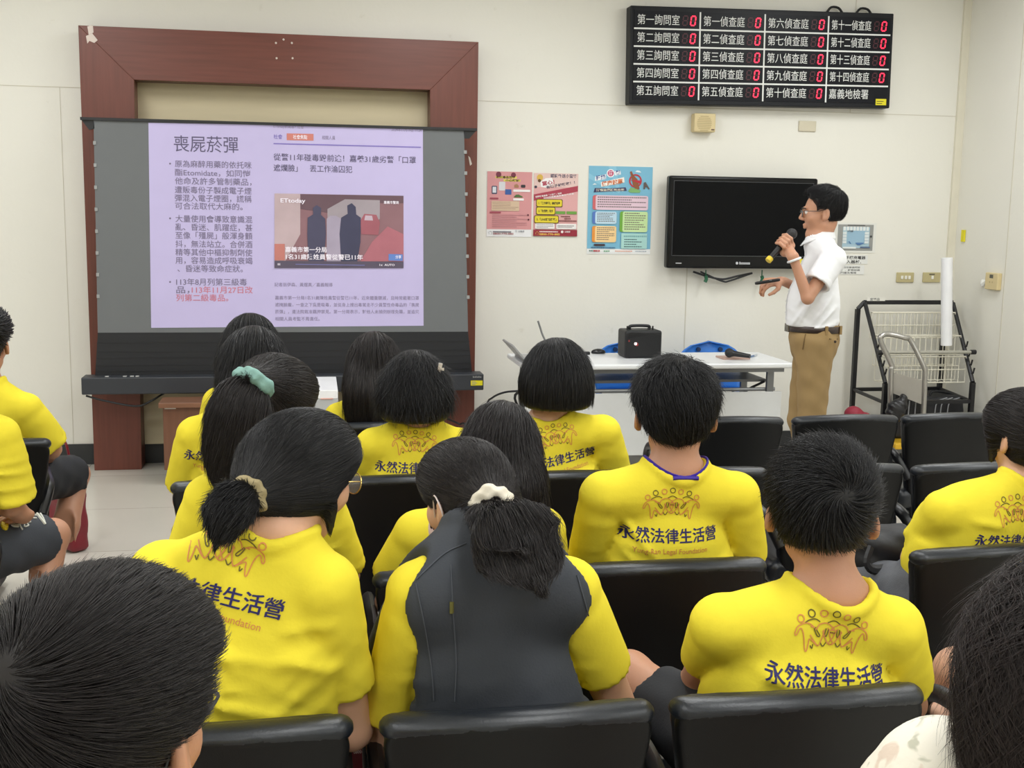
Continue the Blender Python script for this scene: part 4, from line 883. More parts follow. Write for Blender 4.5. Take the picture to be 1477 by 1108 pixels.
a = wq(509, 1078, 3.14); Bq.text(m, '法律扶助基金會服務專線', a[0]-.02, a[1], .01, .004, width=.085, bold=.01); a = wq(510, 1085, 3.14); Bq.text(m, '0800-024-995', a[0], a[1]-.003, .013, .004, width=.062, bold=.01); m.build('bag_print', mat('print_pale', (206, 186, 186)), o)
c = atz(110, 800, 0); e, o, M = totebag('tote_bag', c+A(-.06, .1, 0), .2, .42, .1, -40, mat('red_bag', (116, 18, 34), rough=.4), 'red upright bag on the floor beside the left-hand seated boy')
p = A(.27, 3.25, .42); F_ = solid([ell(p, (.05, .04, .075)), cap(p, p+A(.02, .02, -.4), .04, .05)], .009, .05, warp=lambda X, Y, Z: .005*np.sin(X*60+Z*40)); o = link('cloth_bag', npmesh('b', *F_.mesh()), mat('white_cloth', (222, 220, 214), rough=.8), base=True); tag(o, 'white cloth bag wedged under the chairs between the two front girls', 'bag')

# ------------------------------------------------------------------ the black lecture chairs
SHELL = mat('shell_black', (11, 12, 14), rough=.45, var=.05, bump=.12, bscale=700, spec=.3); LEATH = mat('leather_black', (25, 29, 35), rough=.36, var=.08, bump=.12, bscale=260, spec=.5); TUBE = mat('tube_black', (24, 25, 28), rough=.35)
def make_chair():
    """back faces -y; origin under the middle of the backrest's top"""
    e = empty('lecture_chair', (0, 0, 0), 'x', 'chair', 'black lecture chairs')
    zt, zb = .775, .30
    def shape(off_y, th, grow, z1, z0):
        def fn(X, Y, Z):
            t = np.clip((Z-zb)/(zt-zb), -.2, 1.2); hw = .157+.08*np.clip(t, 0, 1)**.9+grow
            cy = off_y + .05 - .06*t + .8*X*X             # leaning back at the top, wrapping round the sitter
            r = .045
            qx = np.abs(X)-(hw-r); qz = np.maximum(Z-(z1+.014*(1-(X/.22)**2)-r), z0+r-Z)
            d2 = np.sqrt(np.maximum(qx, 0)**2+np.maximum(qz, 0)**2)+np.minimum(np.maximum(qx, qz), 0)-r
            dy = np.abs(Y-cy)-th+.012
            return (np.sqrt(np.maximum(d2+.012, 0)**2+np.maximum(dy, 0)**2)+np.minimum(np.maximum(d2+.012, dy), 0)-.012)+0*X+0*Y+0*Z
        return (fn, A(-.3, -.1, z0-.05), A(.3, .25, z1+.06))
    F_ = solid([shape(0, .017, 0, zt-.012, zb)], .007); link('backrest_shell', npmesh('s', *F_.mesh()), SHELL, e)
    F_ = solid([shape(.028, .018, -.003, zt-.004, zb+.06)], .007); link('backrest_cushion', npmesh('s', *F_.mesh()), LEATH, e)
    def roll(X, Y, Z):
        cy = .006 + .8*X*X; zc = zt-.022+.014*(1-(X/.22)**2); ex = np.maximum(np.abs(X)-.21, 0)
        return (np.sqrt(((Y-cy)/1.5)**2+((Z-zc)/.95)**2+(ex*.8)**2)-.021)+0*X
    F_ = solid([(roll, A(-.27, -.1, .65), A(.27, .15, .85))], .006); o = link('head_roll', npmesh('r', *F_.mesh()), LEATH, e, label='padded leather top edge')
    F_ = solid([rbox((0, .265, .405), (.225, .225, .045), r=.035)], .01); link('seat', npmesh('s', *F_.mesh()), LEATH, e)
    MB().box((-.2, .06, .34), (.2, .46, .362)).build('seat_pan', SHELL, e, bevel=.008)
    for s_ in (-1, 1):
        x = s_*.226
        MB().tube(bez([(x*.86, .03, .5), (x, .09, .585), (x, .2, .602), (x, .36, .6), (x, .425, .57), (x, .435, .5), (x*.96, .42, .38), (x*.9, .4, .34)], 40), .016, 10, squash=1.25).build('armrest', TUBE, e, smooth=True)
        for yy in (.07, .42): MB().tube([(s_*.17, yy, .35), (s_*.2, yy+(.03 if yy > .2 else -.03), 0.0)], .013, 8).build('leg', TUBE, e, smooth=True)
    return e
PROTO = None
def place_chair(x, y, label, rz=0):
    global PROTO
    if PROTO is None: PROTO = make_chair(); r = PROTO
    else:
        r = PROTO.copy(); COL.objects.link(r)
        for ch_ in list(PROTO.children):
            c = ch_.copy(); COL.objects.link(c); c.parent = r
    r.location = (x, y, 0); r.rotation_euler = (0, 0, rad(rz)); r['label'] = label; return r
R1, R2, R3, R4 = 1.80, 2.575, 3.55, 4.46
for x, y, lab, rz in (
    (.362, R1, 'black padded chair in the nearest row behind the girl in the dark vest', 0), (.862, R1, 'black padded chair in the nearest row behind the boy with the crown whorl', 0),
    (-.15, R1+.01, 'black padded chair in the nearest row behind the bespectacled girl with the low ponytail', 0), (1.56, R1, 'black padded chair under the girl with bare crossed legs', 0),
    (.885, R2, 'black padded chair behind the boy with the purple lanyard', 0), (1.745, R2+.02, 'black padded chair behind the girl at the right edge in yellow', 4),
    (.40, R2, 'black padded chair under the long-haired girl behind the dark vest', 0), (-.10, R2, 'black padded chair under the girl with the teal scrunchie', 0),
    (.335, R3, 'black padded chair behind the girl with messy shoulder-length hair', 0), (.83, R3, 'black padded chair behind the girl with the smooth bob', 0), (-.145, R3, 'black padded chair under the long-haired girl before the wooden cabinet', 0),
    (1.29, R3, 'empty black chair hidden in part by the boy with the purple lanyard', 0), (1.775, R3, 'empty black chair whose top shows right beside the whorled head', 0), (2.262, R3-.03, 'empty black chair just in front of the right-edge girl in yellow', 0),
    (1.735, R4, 'empty black chair in the front row nearest the white table', 0), (2.245, R4, 'empty black chair in the front row before the standing presenter', 0), (2.735, R4, 'empty black chair in the front row before the platform trolley', 0),
    (-.20, R4, 'black chair under the front-row girl who is half hidden behind another', 0), (.28, R4, 'black chair under the straight-haired front-row girl', 0),
    (-1.08, 4.24, 'black chair under the boy sitting furthest left', 14), (-1.05, 3.38, 'black chair at the left edge under the boy in printed shorts', 20)):
    place_chair(x, y, lab, rz)
# ------------------------------------------------------------------ people: shared builders
SKIN = mat('skin', (212, 165, 136), rough=.5, var=.05, scale=14, sss=.12, bump=.08, bscale=300)
SKIN2 = mat('skin_tan', (190, 140, 112), rough=.5, var=.05, scale=14, sss=.12, bump=.08, bscale=300)
YELLOW = mat('shirt_yellow', (232, 214, 62), rough=.88, var=.025, scale=30, bump=.12, bscale=160, spec=.15)
HAIRB = mat('hair_black', (21, 20, 22), rough=.46, var=.1, island=.4, spec=.38)
HAIRD = mat('hair_dark_brown', (30, 25, 25), rough=.46, var=.1, island=.45, spec=.38)
NAVYINK = mat('ink_navy', (34, 30, 92), rough=.7); PINKINK = mat('ink_salmon', (214, 140, 74), rough=.7); OLIVEINK = mat('ink_olive', (104, 92, 30), rough=.7); ROSEINK = mat('ink_rose', (206, 132, 74), rough=.7)
SHORTS = mat('shorts_black', (30, 32, 37), rough=.8, var=.08, bump=.15, bscale=200)

D_GRIP = []
class Head:
    def __init__(s, ear, yaw=0, pitch=0, roll=0, k=1.): s.o = np.asarray(ear, float); s.M = rotm(yaw, pitch, roll); s.k = k
    def __call__(s, x, y, z): return s.o + s.M @ (A(x, y, z)*s.k)
    def d(s, x, y, z): return s.M @ A(x, y, z)
    def ell(s, c, r): return ell(s(*c), np.array(r)*s.k, s.M)
    def cap(s, a, b, ra, rb=None): return cap(s(*a), s(*b), ra*s.k, (ra if rb is None else rb)*s.k)
    def loc(s, P): return ((P-s.o) @ s.M)/s.k

def head_prims(H, male=True, ear_out=.0):
    L = [(H.ell((0, -.012, .035), (.075, .094, .084)), .01), (H.ell((0, .03, -.022), (.062, .062, .088)), .03), (H.cap((-.042, .0, -.06), (0, .062, -.097), .022, .019), .022), (H.cap((.042, .0, -.06), (0, .062, -.097), .022, .019), .022),
         (H.ell((0, .07, -.1), (.018, .016, .014)), .018), (H.ell((-.04, .058, -.02), (.026, .026, .026)), .025), (H.ell((.04, .058, -.02), (.026, .026, .026)), .025),
         (H.cap((-.036, .083, .034), (-.012, .093, .031), .009), .012), (H.cap((.036, .083, .034), (.012, .093, .031), .009), .012),
         (H.cap((0, .09, .022), (0, .111, -.014), .0085, .0108), .009), (H.ell((-.012, .1, -.022), (.008, .01, .007)), .008), (H.ell((.012, .1, -.022), (.008, .01, .007)), .008),
         (H.cap((-.02, .086, -.052), (0, .095, -.05), .004, .006), .006), (H.cap((.02, .086, -.052), (0, .095, -.05), .004, .006), .006), (H.cap((-.017, .086, -.062), (0, .093, -.063), .004, .007), .006), (H.cap((.017, .086, -.062), (0, .093, -.063), .004, .007), .006)]
    for s in (-1, 1):
        L.append((ell(H(s*(.081+ear_out), -.008, -.002), A(.0085, .02, .033)*H.k, H.M @ rotm(s*24, 0, s*-8)), .006))
        L.append((ell(H(s*(.078+ear_out), .002, -.028), A(.007, .009, .012)*H.k, H.M), .008))
    S_ = [H.ell((-.032, .1, .011), (.014, .012, .011)), H.ell((.032, .1, .011), (.014, .012, .011))]
    for s in (-1, 1): S_.append(ell(H(s*(.09+ear_out), -.002, .002), A(.006, .011, .02)*H.k, H.M @ rotm(s*24, 0, s*-8)))
    return L, S_

def hand_prims(w, d, n, t, curl=.5, sc=1., thumb=.6):
    """w wrist, d towards the fingers, n out of the back of the hand, t towards the thumb"""
    d = nrm(d); n = nrm(n - d*(n @ d)); t = nrm(t-d*(t @ d)-n*(t @ n)); P = []
    P.append((ecap(w-d*.01, w+d*.055*sc, .024*sc, .036*sc, t, .42), .02))
    for i, (off, ln) in enumerate(((1.5, .072), (.5, .08), (-.5, .075), (-1.5, .058))):
        a = w + d*.035*sc + t*off*.014*sc; b = w + d*(.088-.006*abs(off-.4))*sc + t*off*.0205*sc
        P.append((cap(a, b, .0115*sc, .0105*sc), .008))
        ang = curl*(.55+.1*i); q = b; dd = d
        for j, f in enumerate((.45, .31, .24)):
            an = ang*(j+1); dd = d*math.cos(an)-n*math.sin(an)+t*off*.03; e = q+nrm(dd)*ln*f*sc
            P.append((cap(q, e, (.0098-.0009*j)*sc, (.009-.001*j)*sc), .003)); q = e
    a = w+d*.018*sc+t*.02*sc; b = a+(d*.6+t*.75-n*thumb*.4)*.042*sc; c = b+(d*.85+t*.25-n*thumb*.5)*.032*sc; e = c+(d*.95-n*thumb*.4)*.026*sc
    P += [(cap(a, b, .014*sc, .0115*sc), .012), (cap(b, c, .0108*sc, .0098*sc), .004), (cap(c, e, .0098*sc, .0078*sc), .004)]
    return P

def strands(F, N, dirfn, L, steps=9, r=.0009, lift=.004, release=.35, mask=None, wob=.0, down=False, seed=1, base_off=-.002, fly=.0, reject=None):
    """hair strands combed along the surface of field F"""
    g = np.random.default_rng(seed); V, Q = F.mesh()
    if mask is not None: V = V[mask(V)]
    if len(V) == 0: return np.zeros((0, 3)), np.zeros((0, 4), int)
    P = V[g.integers(0, len(V), N)] + g.normal(0, F.h*.5, (N, 3)); n = F.grad(P); P = P-n*(F.sample(P)+.001)[:, None]
    Ls = L*g.uniform(.55, 1.15, N); lf = lift*g.uniform(.15, 1.3, N); ph = g.uniform(0, 6.28, N); frq = g.uniform(.8, 1.6, N); rr = r*g.uniform(.6, 1.4, N)
    flyw = fly*g.random(N)**3
    pts = [P.copy()]; nn = [n]; prev = None
    for i in range(1, steps):
        t = i/(steps-1); dv = dirfn(P); n = F.grad(P); dv = dv-n*np.sum(dv*n, 1, keepdims=True)*(1.0 if not down else .6); dv = dv/(np.linalg.norm(dv, axis=1, keepdims=True)+1e-9)
        if prev is not None: dv = dv*.6+prev*.4; dv /= np.linalg.norm(dv, axis=1, keepdims=True)+1e-9
        sd = np.cross(dv, n)
        if wob: dv = dv + sd*(wob*np.sin(ph+frq*t*7))[:, None]
        dv = dv + n*(flyw*t)[:, None]
        prev = dv
        P = P + dv*(Ls/(steps-1))[:, None]
        d = F.sample(P); tgt = base_off+(lf-base_off)*min(1, t*2.2)
        wgt = np.full(N, 1.0 if t < 1-release else .06)
        n2 = F.grad(P)
        if down: wgt = wgt*np.clip((n2[:, 2]+.8)/.3, 0, 1)
        wgt = wgt*np.clip(1-(np.abs(d)-.05)/.03, 0, 1)
        corr = np.clip((d-tgt)*wgt, -.012, .012)
        corr = np.where(d < 0, np.minimum(corr, d-tgt*.3), corr)
        P = P-n2*corr[:, None]; pts.append(P.copy()); nn.append(n2)
    X = np.stack(pts, 1); Nn = np.stack(nn, 1)
    if reject is not None:
        ok = ~reject(X.reshape(-1, 3)).reshape(N, steps).any(1); X, Nn, rr = X[ok], Nn[ok], rr[ok]; N = len(X)
    T = np.gradient(X, axis=1); T /= np.linalg.norm(T, axis=2, keepdims=True)+1e-9
    B = np.cross(T, Nn); B /= np.linalg.norm(B, axis=2, keepdims=True)+1e-9; Nn = np.cross(B, T)
    prof = np.array([.5+.5*min(1, i*.6) if i < steps*.6 else max(.12, 1-(i-steps*.6)/(steps*.4)) for i in range(steps)])
    R_ = rr[:, None]*prof[None]
    ring = []
    for k in range(3):
        a = 2*math.pi*k/3+math.pi/2; ring.append(X+R_[..., None]*(1.5*math.cos(a)*B+.7*math.sin(a)*Nn))
    W = np.stack(ring, 2).reshape(-1, 3); idx = np.arange(N*steps*3).reshape(N, steps, 3)
    Fq = [np.stack([idx[:, :-1, k], idx[:, :-1, (k+1) % 3], idx[:, 1:, (k+1) % 3], idx[:, 1:, k]], -1).reshape(-1, 4) for k in range(3)]
    return W, np.concatenate(Fq)

def hair_object(parts, m, parent, label=None, name='hair'):
    Vs, Fs, o = [], [], 0
    for V, F_ in parts:
        Vs.append(V); Fs.append(F_+o); o += len(V)
    return link(name, npmesh('hair', np.concatenate(Vs), np.concatenate(Fs)), m, parent, label)

def cap_prims(H, t=.016, back=0., low=-.02):
    return [(H.ell((0, -.014, .036), (.077+t, .096+t, .086+t)), .01), (H.ell((0, -.05, -.015+low), (.07+t*.6, .052+t*.6, .06)), .04)]
def face_sub(H, y=.112, w=.094, top=.075): return H.ell((0, y, -.03+(top-.075)/2), (w, .085, .125+(top-.075)/2))
def grav(P): return np.tile(A(0, 0, -1.), (len(P), 1))
def comb_whorl(H, c, swirl=.35):
    w = H(*c); up = nrm(w-H(0, -.012, .03))
    def fn(P):
        d = P-w; s_ = np.cross(np.tile(up, (len(P), 1)), d); v = d+swirl*s_; return v/(np.linalg.norm(v, axis=1, keepdims=True)+1e-6)
    return fn
def comb_to(T):
    def fn(P): d = T-P; return d/(np.linalg.norm(d, axis=1, keepdims=True)+1e-6)
    return fn
def comb_down(H, part=(0, -.02, .12), s=1.):
    w = H(*part)
    def fn(P):
        d = (P-w); d = d/(np.linalg.norm(d, axis=1, keepdims=True)+1e-6); k = np.clip((H(0, 0, .03)[2]+.06-P[:, 2])/.08, 0, 1)[:, None]
        v = d*(1-k)+A(0, 0, -1)*k*s+A(0, 0, -.15); return v/(np.linalg.norm(v, axis=1, keepdims=True)+1e-6)
    return fn
def comb_path(C, spread=0.):
    C = [np.asarray(c, float) for c in C]; mids = np.array([(C[i]+C[i+1])/2 for i in range(len(C)-1)]); ds = np.array([nrm(C[i+1]-C[i]) for i in range(len(C)-1)]); o = C[0]
    def fn(P):
        w = np.exp(-((P[:, None]-mids[None])**2).sum(2)/.002)+1e-9; v = (w[..., None]*ds[None]).sum(1)/w.sum(1, keepdims=True)
        q = P-o; q /= np.linalg.norm(q, axis=1, keepdims=True)+1e-6; return v*(1-spread)+q*spread
    return fn

def short_hair(H, parent, m, whorl=(.02, -.085, .085), t=.02, h=.0045, N=6000, L=.045, r=.0009, lift=.005, nape=-.06, seed=3, over_ear=.0, label=None, swirl=.35, full=1., wob=.1, fly=.35, steps=7, front=1., fr_top=0.):
    pr = [(H.ell((0, -.012, .055), (.073+t, .093+t, .069+t)), .01), (H.ell((0, -.022, .014), (.0735+t*.16*full, .087+t*.3*full, .07)), .02), (H.ell((0, .03*front, .062), (.07+t*.6, .07+t*.7, .056+t*.8)), .03)]
    F = Field(*bounds([p[0] for p in pr], .05), h)
    for p in pr: F.add(*p)
    F.sub(H.ell((0, -.01, nape-.085), (.13, .15, .08)), .012)
    F.sub(face_sub(H, top=.075+fr_top), .01)
    for s in (-1, 1): F.sub(H.ell((s*.092, .085, .03), (.06, .055, .062)), .012)
    for s in (-1, 1): F.sub(H.cap((s*.1, .02, .0-over_ear), (s*.1, -.008, -.05-over_ear), .036, .034), .005)
    jit = np.random.default_rng(seed+1)
    def rej(P):
        q = H.loc(P); ea = (np.abs(q[:, 0]) > .055) & (np.hypot(q[:, 1]+.004-.004, q[:, 2]+.012+over_ear) < .034)
        return ea | (q[:, 2] < nape-.012+.02*np.clip(-(q[:, 1]+.03)*8, -1, .3)) | ((q[:, 1] > .03) & (q[:, 2] < .01)) | ((q[:, 1] > .07) & (q[:, 2] < .045+fr_top)) | ((np.abs(q[:, 0]) > .045) & (q[:, 1] > .035) & (q[:, 2] < .075))
    fn = comb_whorl(H, whorl, swirl)
    X = [F.mesh(), strands(F, N, fn, L, steps, r, lift, .4, wob=wob, seed=seed, fly=fly, reject=rej)]
    return hair_object(X, m, parent, label), F

def glasses(H, parent, frame=None, lens=True, name='glasses', thick=.0016, w=.021, hgt=.0175):
    fm = frame or mat('glasses_black', (26, 26, 28), rough=.3); m = MB()
    for s in (-1, 1):
        m.tube([H(s*.032+w*math.cos(a)*(1.05), .108-.004*abs(math.cos(a)), .008+hgt*math.sin(a)) for a in np.linspace(0, 2*math.pi, 24, endpoint=False)], thick*H.k, 6, closed=True)
        m.tube(bez([H(s*.053, .103, .016), H(s*.07, .085, .018), H(s*.081, .03, .014), H(s*.083, -.005, .018), H(s*.081, -.024, -.004), H(s*.079, -.028, -.022)], 20), thick*1.15*H.k, 6)
    m.tube(bez([H(-.012, .11, .013), H(0, .113, .016), H(.012, .11, .013)], 6), thick*H.k, 6)
    o = m.build(name, fm, parent, smooth=True)
    if lens:
        gl = mat('lens_clear', (240, 246, 248), rough=.03, alpha=.14); 
        for s in (-1, 1):
            m = MB(); P = [H(s*.032+w*math.cos(a), .107-.004*abs(math.cos(a)), .008+hgt*math.sin(a)) for a in np.linspace(0, 2*math.pi, 20, endpoint=False)]; m.prism(P, H.d(0, .0012, 0)); m.build('lens', gl, o)
    return o

def eyes(H, parent):
    for s in (-1, 1):
        F = solid([H.ell((s*.032, .082, .011), (.0115, .0115, .0115))], .0025); e = link('eye', npmesh('e', *F.mesh()), mat('eye_white', (226, 220, 214), rough=.2), parent)
        F = solid([H.ell((s*.032, .0905, .011), (.0055, .004, .0055))], .0015); link('iris', npmesh('e', *F.mesh()), mat('iris_dark', (36, 24, 20), rough=.1), e)
    for s in (-1, 1):
        m = MB(); m.tube(bez([H(s*.014, .1, .03), H(s*.03, .1, .036), H(s*.048, .088, .031)], 8), [.003*H.k]*8+[.0015*H.k] if False else .0028*H.k, 6); m.build('eyebrow', HAIRB, parent)

EMB = None
def emblem(F, cx, cy, W, rot, mp, mo):
    """ring of seven outlined figures with linked arms, W wide"""
    c, s = math.cos(rad(rot)), math.sin(rad(rot)); k = W/1.24
    T = lambda P: [(cx+k*(x*c-y*s), cy+k*(x*s+y*c)) for x, y in P]
    wd = .012*W/.14*.1*1.0+.0009
    arc = lambda x, y, r: T([(x+r*math.cos(a), y+r*math.sin(a)) for a in np.linspace(0, 2*math.pi, 18, endpoint=False)])
    H_ = [(-.53, .22, 0), (-.36, .31, 1), (-.175, .345, 0), (0, .375, 1), (.175, .345, 0), (.36, .31, 1), (.53, .22, 0)]
    for x, y, dk in H_: F.line(mo if dk else mp, arc(x, y, .052), wd, .0, True)
    sm = lambda P, n=24: [tuple(q[:2]) for q in bez([A(*p, 0) for p in P], n)]
    # outer pair
    for s_ in (-1, 1):
        X = lambda P: [(s_*x, y) for x, y in P]
        F.line(mp, T(X(sm([(.62, .0), (.58, .1), (.46, .165), (.36, .15), (.27, .08), (.31, .12), (.37, .12)]))), wd, 0)
        F.line(mp, T(X(sm([(.62, .0), (.6, -.03), (.575, .0), (.54, .08), (.5, .06), (.46, -.05), (.43, -.23), (.4, -.24), (.38, -.15), (.37, -.07), (.33, -.08), (.25, -.14), (.2, -.16)], 40))), wd, 0)
        F.line(mp, T(X(sm([(.27, .08), (.22, .17), (.1, .2), (-.02, .12), (.05, .1), (.09, .13)]))), wd, 0)
        F.line(mp, T(X(sm([(.06, .1), (.02, -.02), (-.03, -.1), (0, -.13), (.06, -.1), (.12, .0), (.16, .08)]))), wd, 0)
        F.line(mp, T(X(sm([(.14, .1), (.15, -.02), (.2, -.15), (.26, -.12), (.36, .0)]))), wd, 0)
        F.line(mo, T(X(sm([(.22, .21), (.3, .24), (.4, .21), (.46, .17)]))), wd, 0)
        F.line(mo, T(X(sm([(.28, .1), (.2, -.0), (.24, -.01), (.3, .09), (.28, .12)]))), wd, 0); F.line(mo, T(X(sm([(.07, .11), (.09, .0), (.12, .02), (.11, .12)]))), wd, 0)
        F.line(mo, T(arc(s_*.25, -.03, .045)), wd, 0, True); F.line(mo, T(X(sm([(.08, -.1), (.13, -.16), (.18, -.1)]))), wd, 0)
        F.line(mp, T(arc(s_*.125, -.055, .04)), wd, 0, True); F.line(mo, T(X(sm([(.3, -.14), (.31, -.2), (.345, -.16)]))), wd, 0)
    F.line(mo, T(sm([(-.1, .21), (0, .255), (.1, .21)])), wd, 0); F.line(mo, T(arc(0, -.02, .045)), wd, 0, True)

def shirt_print(shirt, parent, c, r, u, W=.245, rot=0, full=True, off=.0014):
    """print on the back: seven figures, the camp's name and a line of English; laid on the cloth"""
    r = nrm(r); u = nrm(np.asarray(u)-r*(np.asarray(u) @ r)); n = np.cross(r, u)     # towards the viewer
    B = Flat(c, r, u, n); bv = BVHTree.FromPolygons([tuple(v.co) for v in shirt.data.vertices], [tuple(p.vertices) for p in shirt.data.polygons])
    wl = Vector(tuple(map(float, wloc(shirt))))
    cr, sr = math.cos(rad(rot)), math.sin(rad(rot)); R2 = lambda x, y: (x*cr-y*sr, x*sr+y*cr)
    mt, mp, mo, me_ = MB(), MB(), MB(), MB()
    for ox, oy in ((0, 0), (.0009, .0004), (-.0006, -.0005)):
        x, y = R2(-W/2+ox, -.018+oy); B.text(mt, '永然法律生活營', x, y, .036, 0, width=W, rot=rot)
    x, y = R2(-W*.385, -.046); B.text(me_, 'Yung-Ran Legal Foundation', x, y, .018, 0, width=W*.77, rot=rot)
    x, y = R2(.0, .063); emblem(B, x, y, W*.59, rot, mp, mo)
    import bmesh
    for mb, nm, mm in ((mt, 'print_name', NAVYINK), (mp, 'print_emblem', PINKINK), (mo, 'print_emblem_dark', OLIVEINK), (me_, 'print_small_line', ROSEINK)):
        me = npmesh(nm, mb.V, mb.F, smooth=False); bm = bmesh.new(); bm.from_mesh(me)
        for _ in range(2):
            ed = [e for e in bm.edges if e.calc_length() > .01]
            if ed: bmesh.ops.subdivide_edges(bm, edges=ed, cuts=1)
        bad = []
        for v in bm.verts:
            h = bv.ray_cast(v.co-wl+Vector(n)*.5, -Vector(n), 1.0)
            if h[0] is None: bad.append(v)
            else: v.co = h[0]+wl+Vector(n)*off
        bmesh.ops.delete(bm, geom=bad, context='VERTS'); bm.to_mesh(me); bm.free()
        if len(me.polygons): link(nm, me, mm, shirt)

def folds(r, u, f, c, seed, amp=.004, low=.0, spots=()):
    """cloth creases: slanting soft waves, stronger low on the back, plus drag lines from given points"""
    g = random.Random(seed); W_ = []
    for _ in range(4):
        a = g.uniform(-.9, .9); W_.append((nrm(r*math.sin(a)+u*math.cos(a)), g.uniform(70, 120), g.uniform(0, 6.3), g.uniform(.5, 1), g.uniform(5, 11), g.uniform(0, 6)))
    def fn(X, Y, Z):
        x = (X-c[0])*r[0]+(Y-c[1])*r[1]+(Z-c[2])*r[2]; z = (X-c[0])*u[0]+(Y-c[1])*u[1]+(Z-c[2])*u[2]; o = 0
        env = np.clip(.45+(-z)*4, .3, 1.3)
        for d, k, p, w_, k2, p2 in W_:
            dd = x*(d @ r)+z*(d @ u); cr = x*(d @ u)-z*(d @ r)
            s_ = np.sin(dd*k+p+1.6*np.sin(cr*k2+p2)); o = o+w_*np.maximum(s_, -.2)**2*np.clip(.5+.5*np.sin(cr*9+p2+p), 0, 1)
        o = -amp*env*o*.4
        for (ax, az), (bx, bz), wd, am in spots:
            t = np.clip(((x-ax)*(bx-ax)+(z-az)*(bz-az))/((bx-ax)**2+(bz-az)**2), 0, 1); q = np.sqrt((x-ax-t*(bx-ax))**2+(z-az-t*(bz-az))**2); o = o-am*np.exp(-(q/wd)**2)*np.sin(math.pi*np.clip(t*.9+.1, 0, 1))
        return o.astype(np.float32)
    return fn

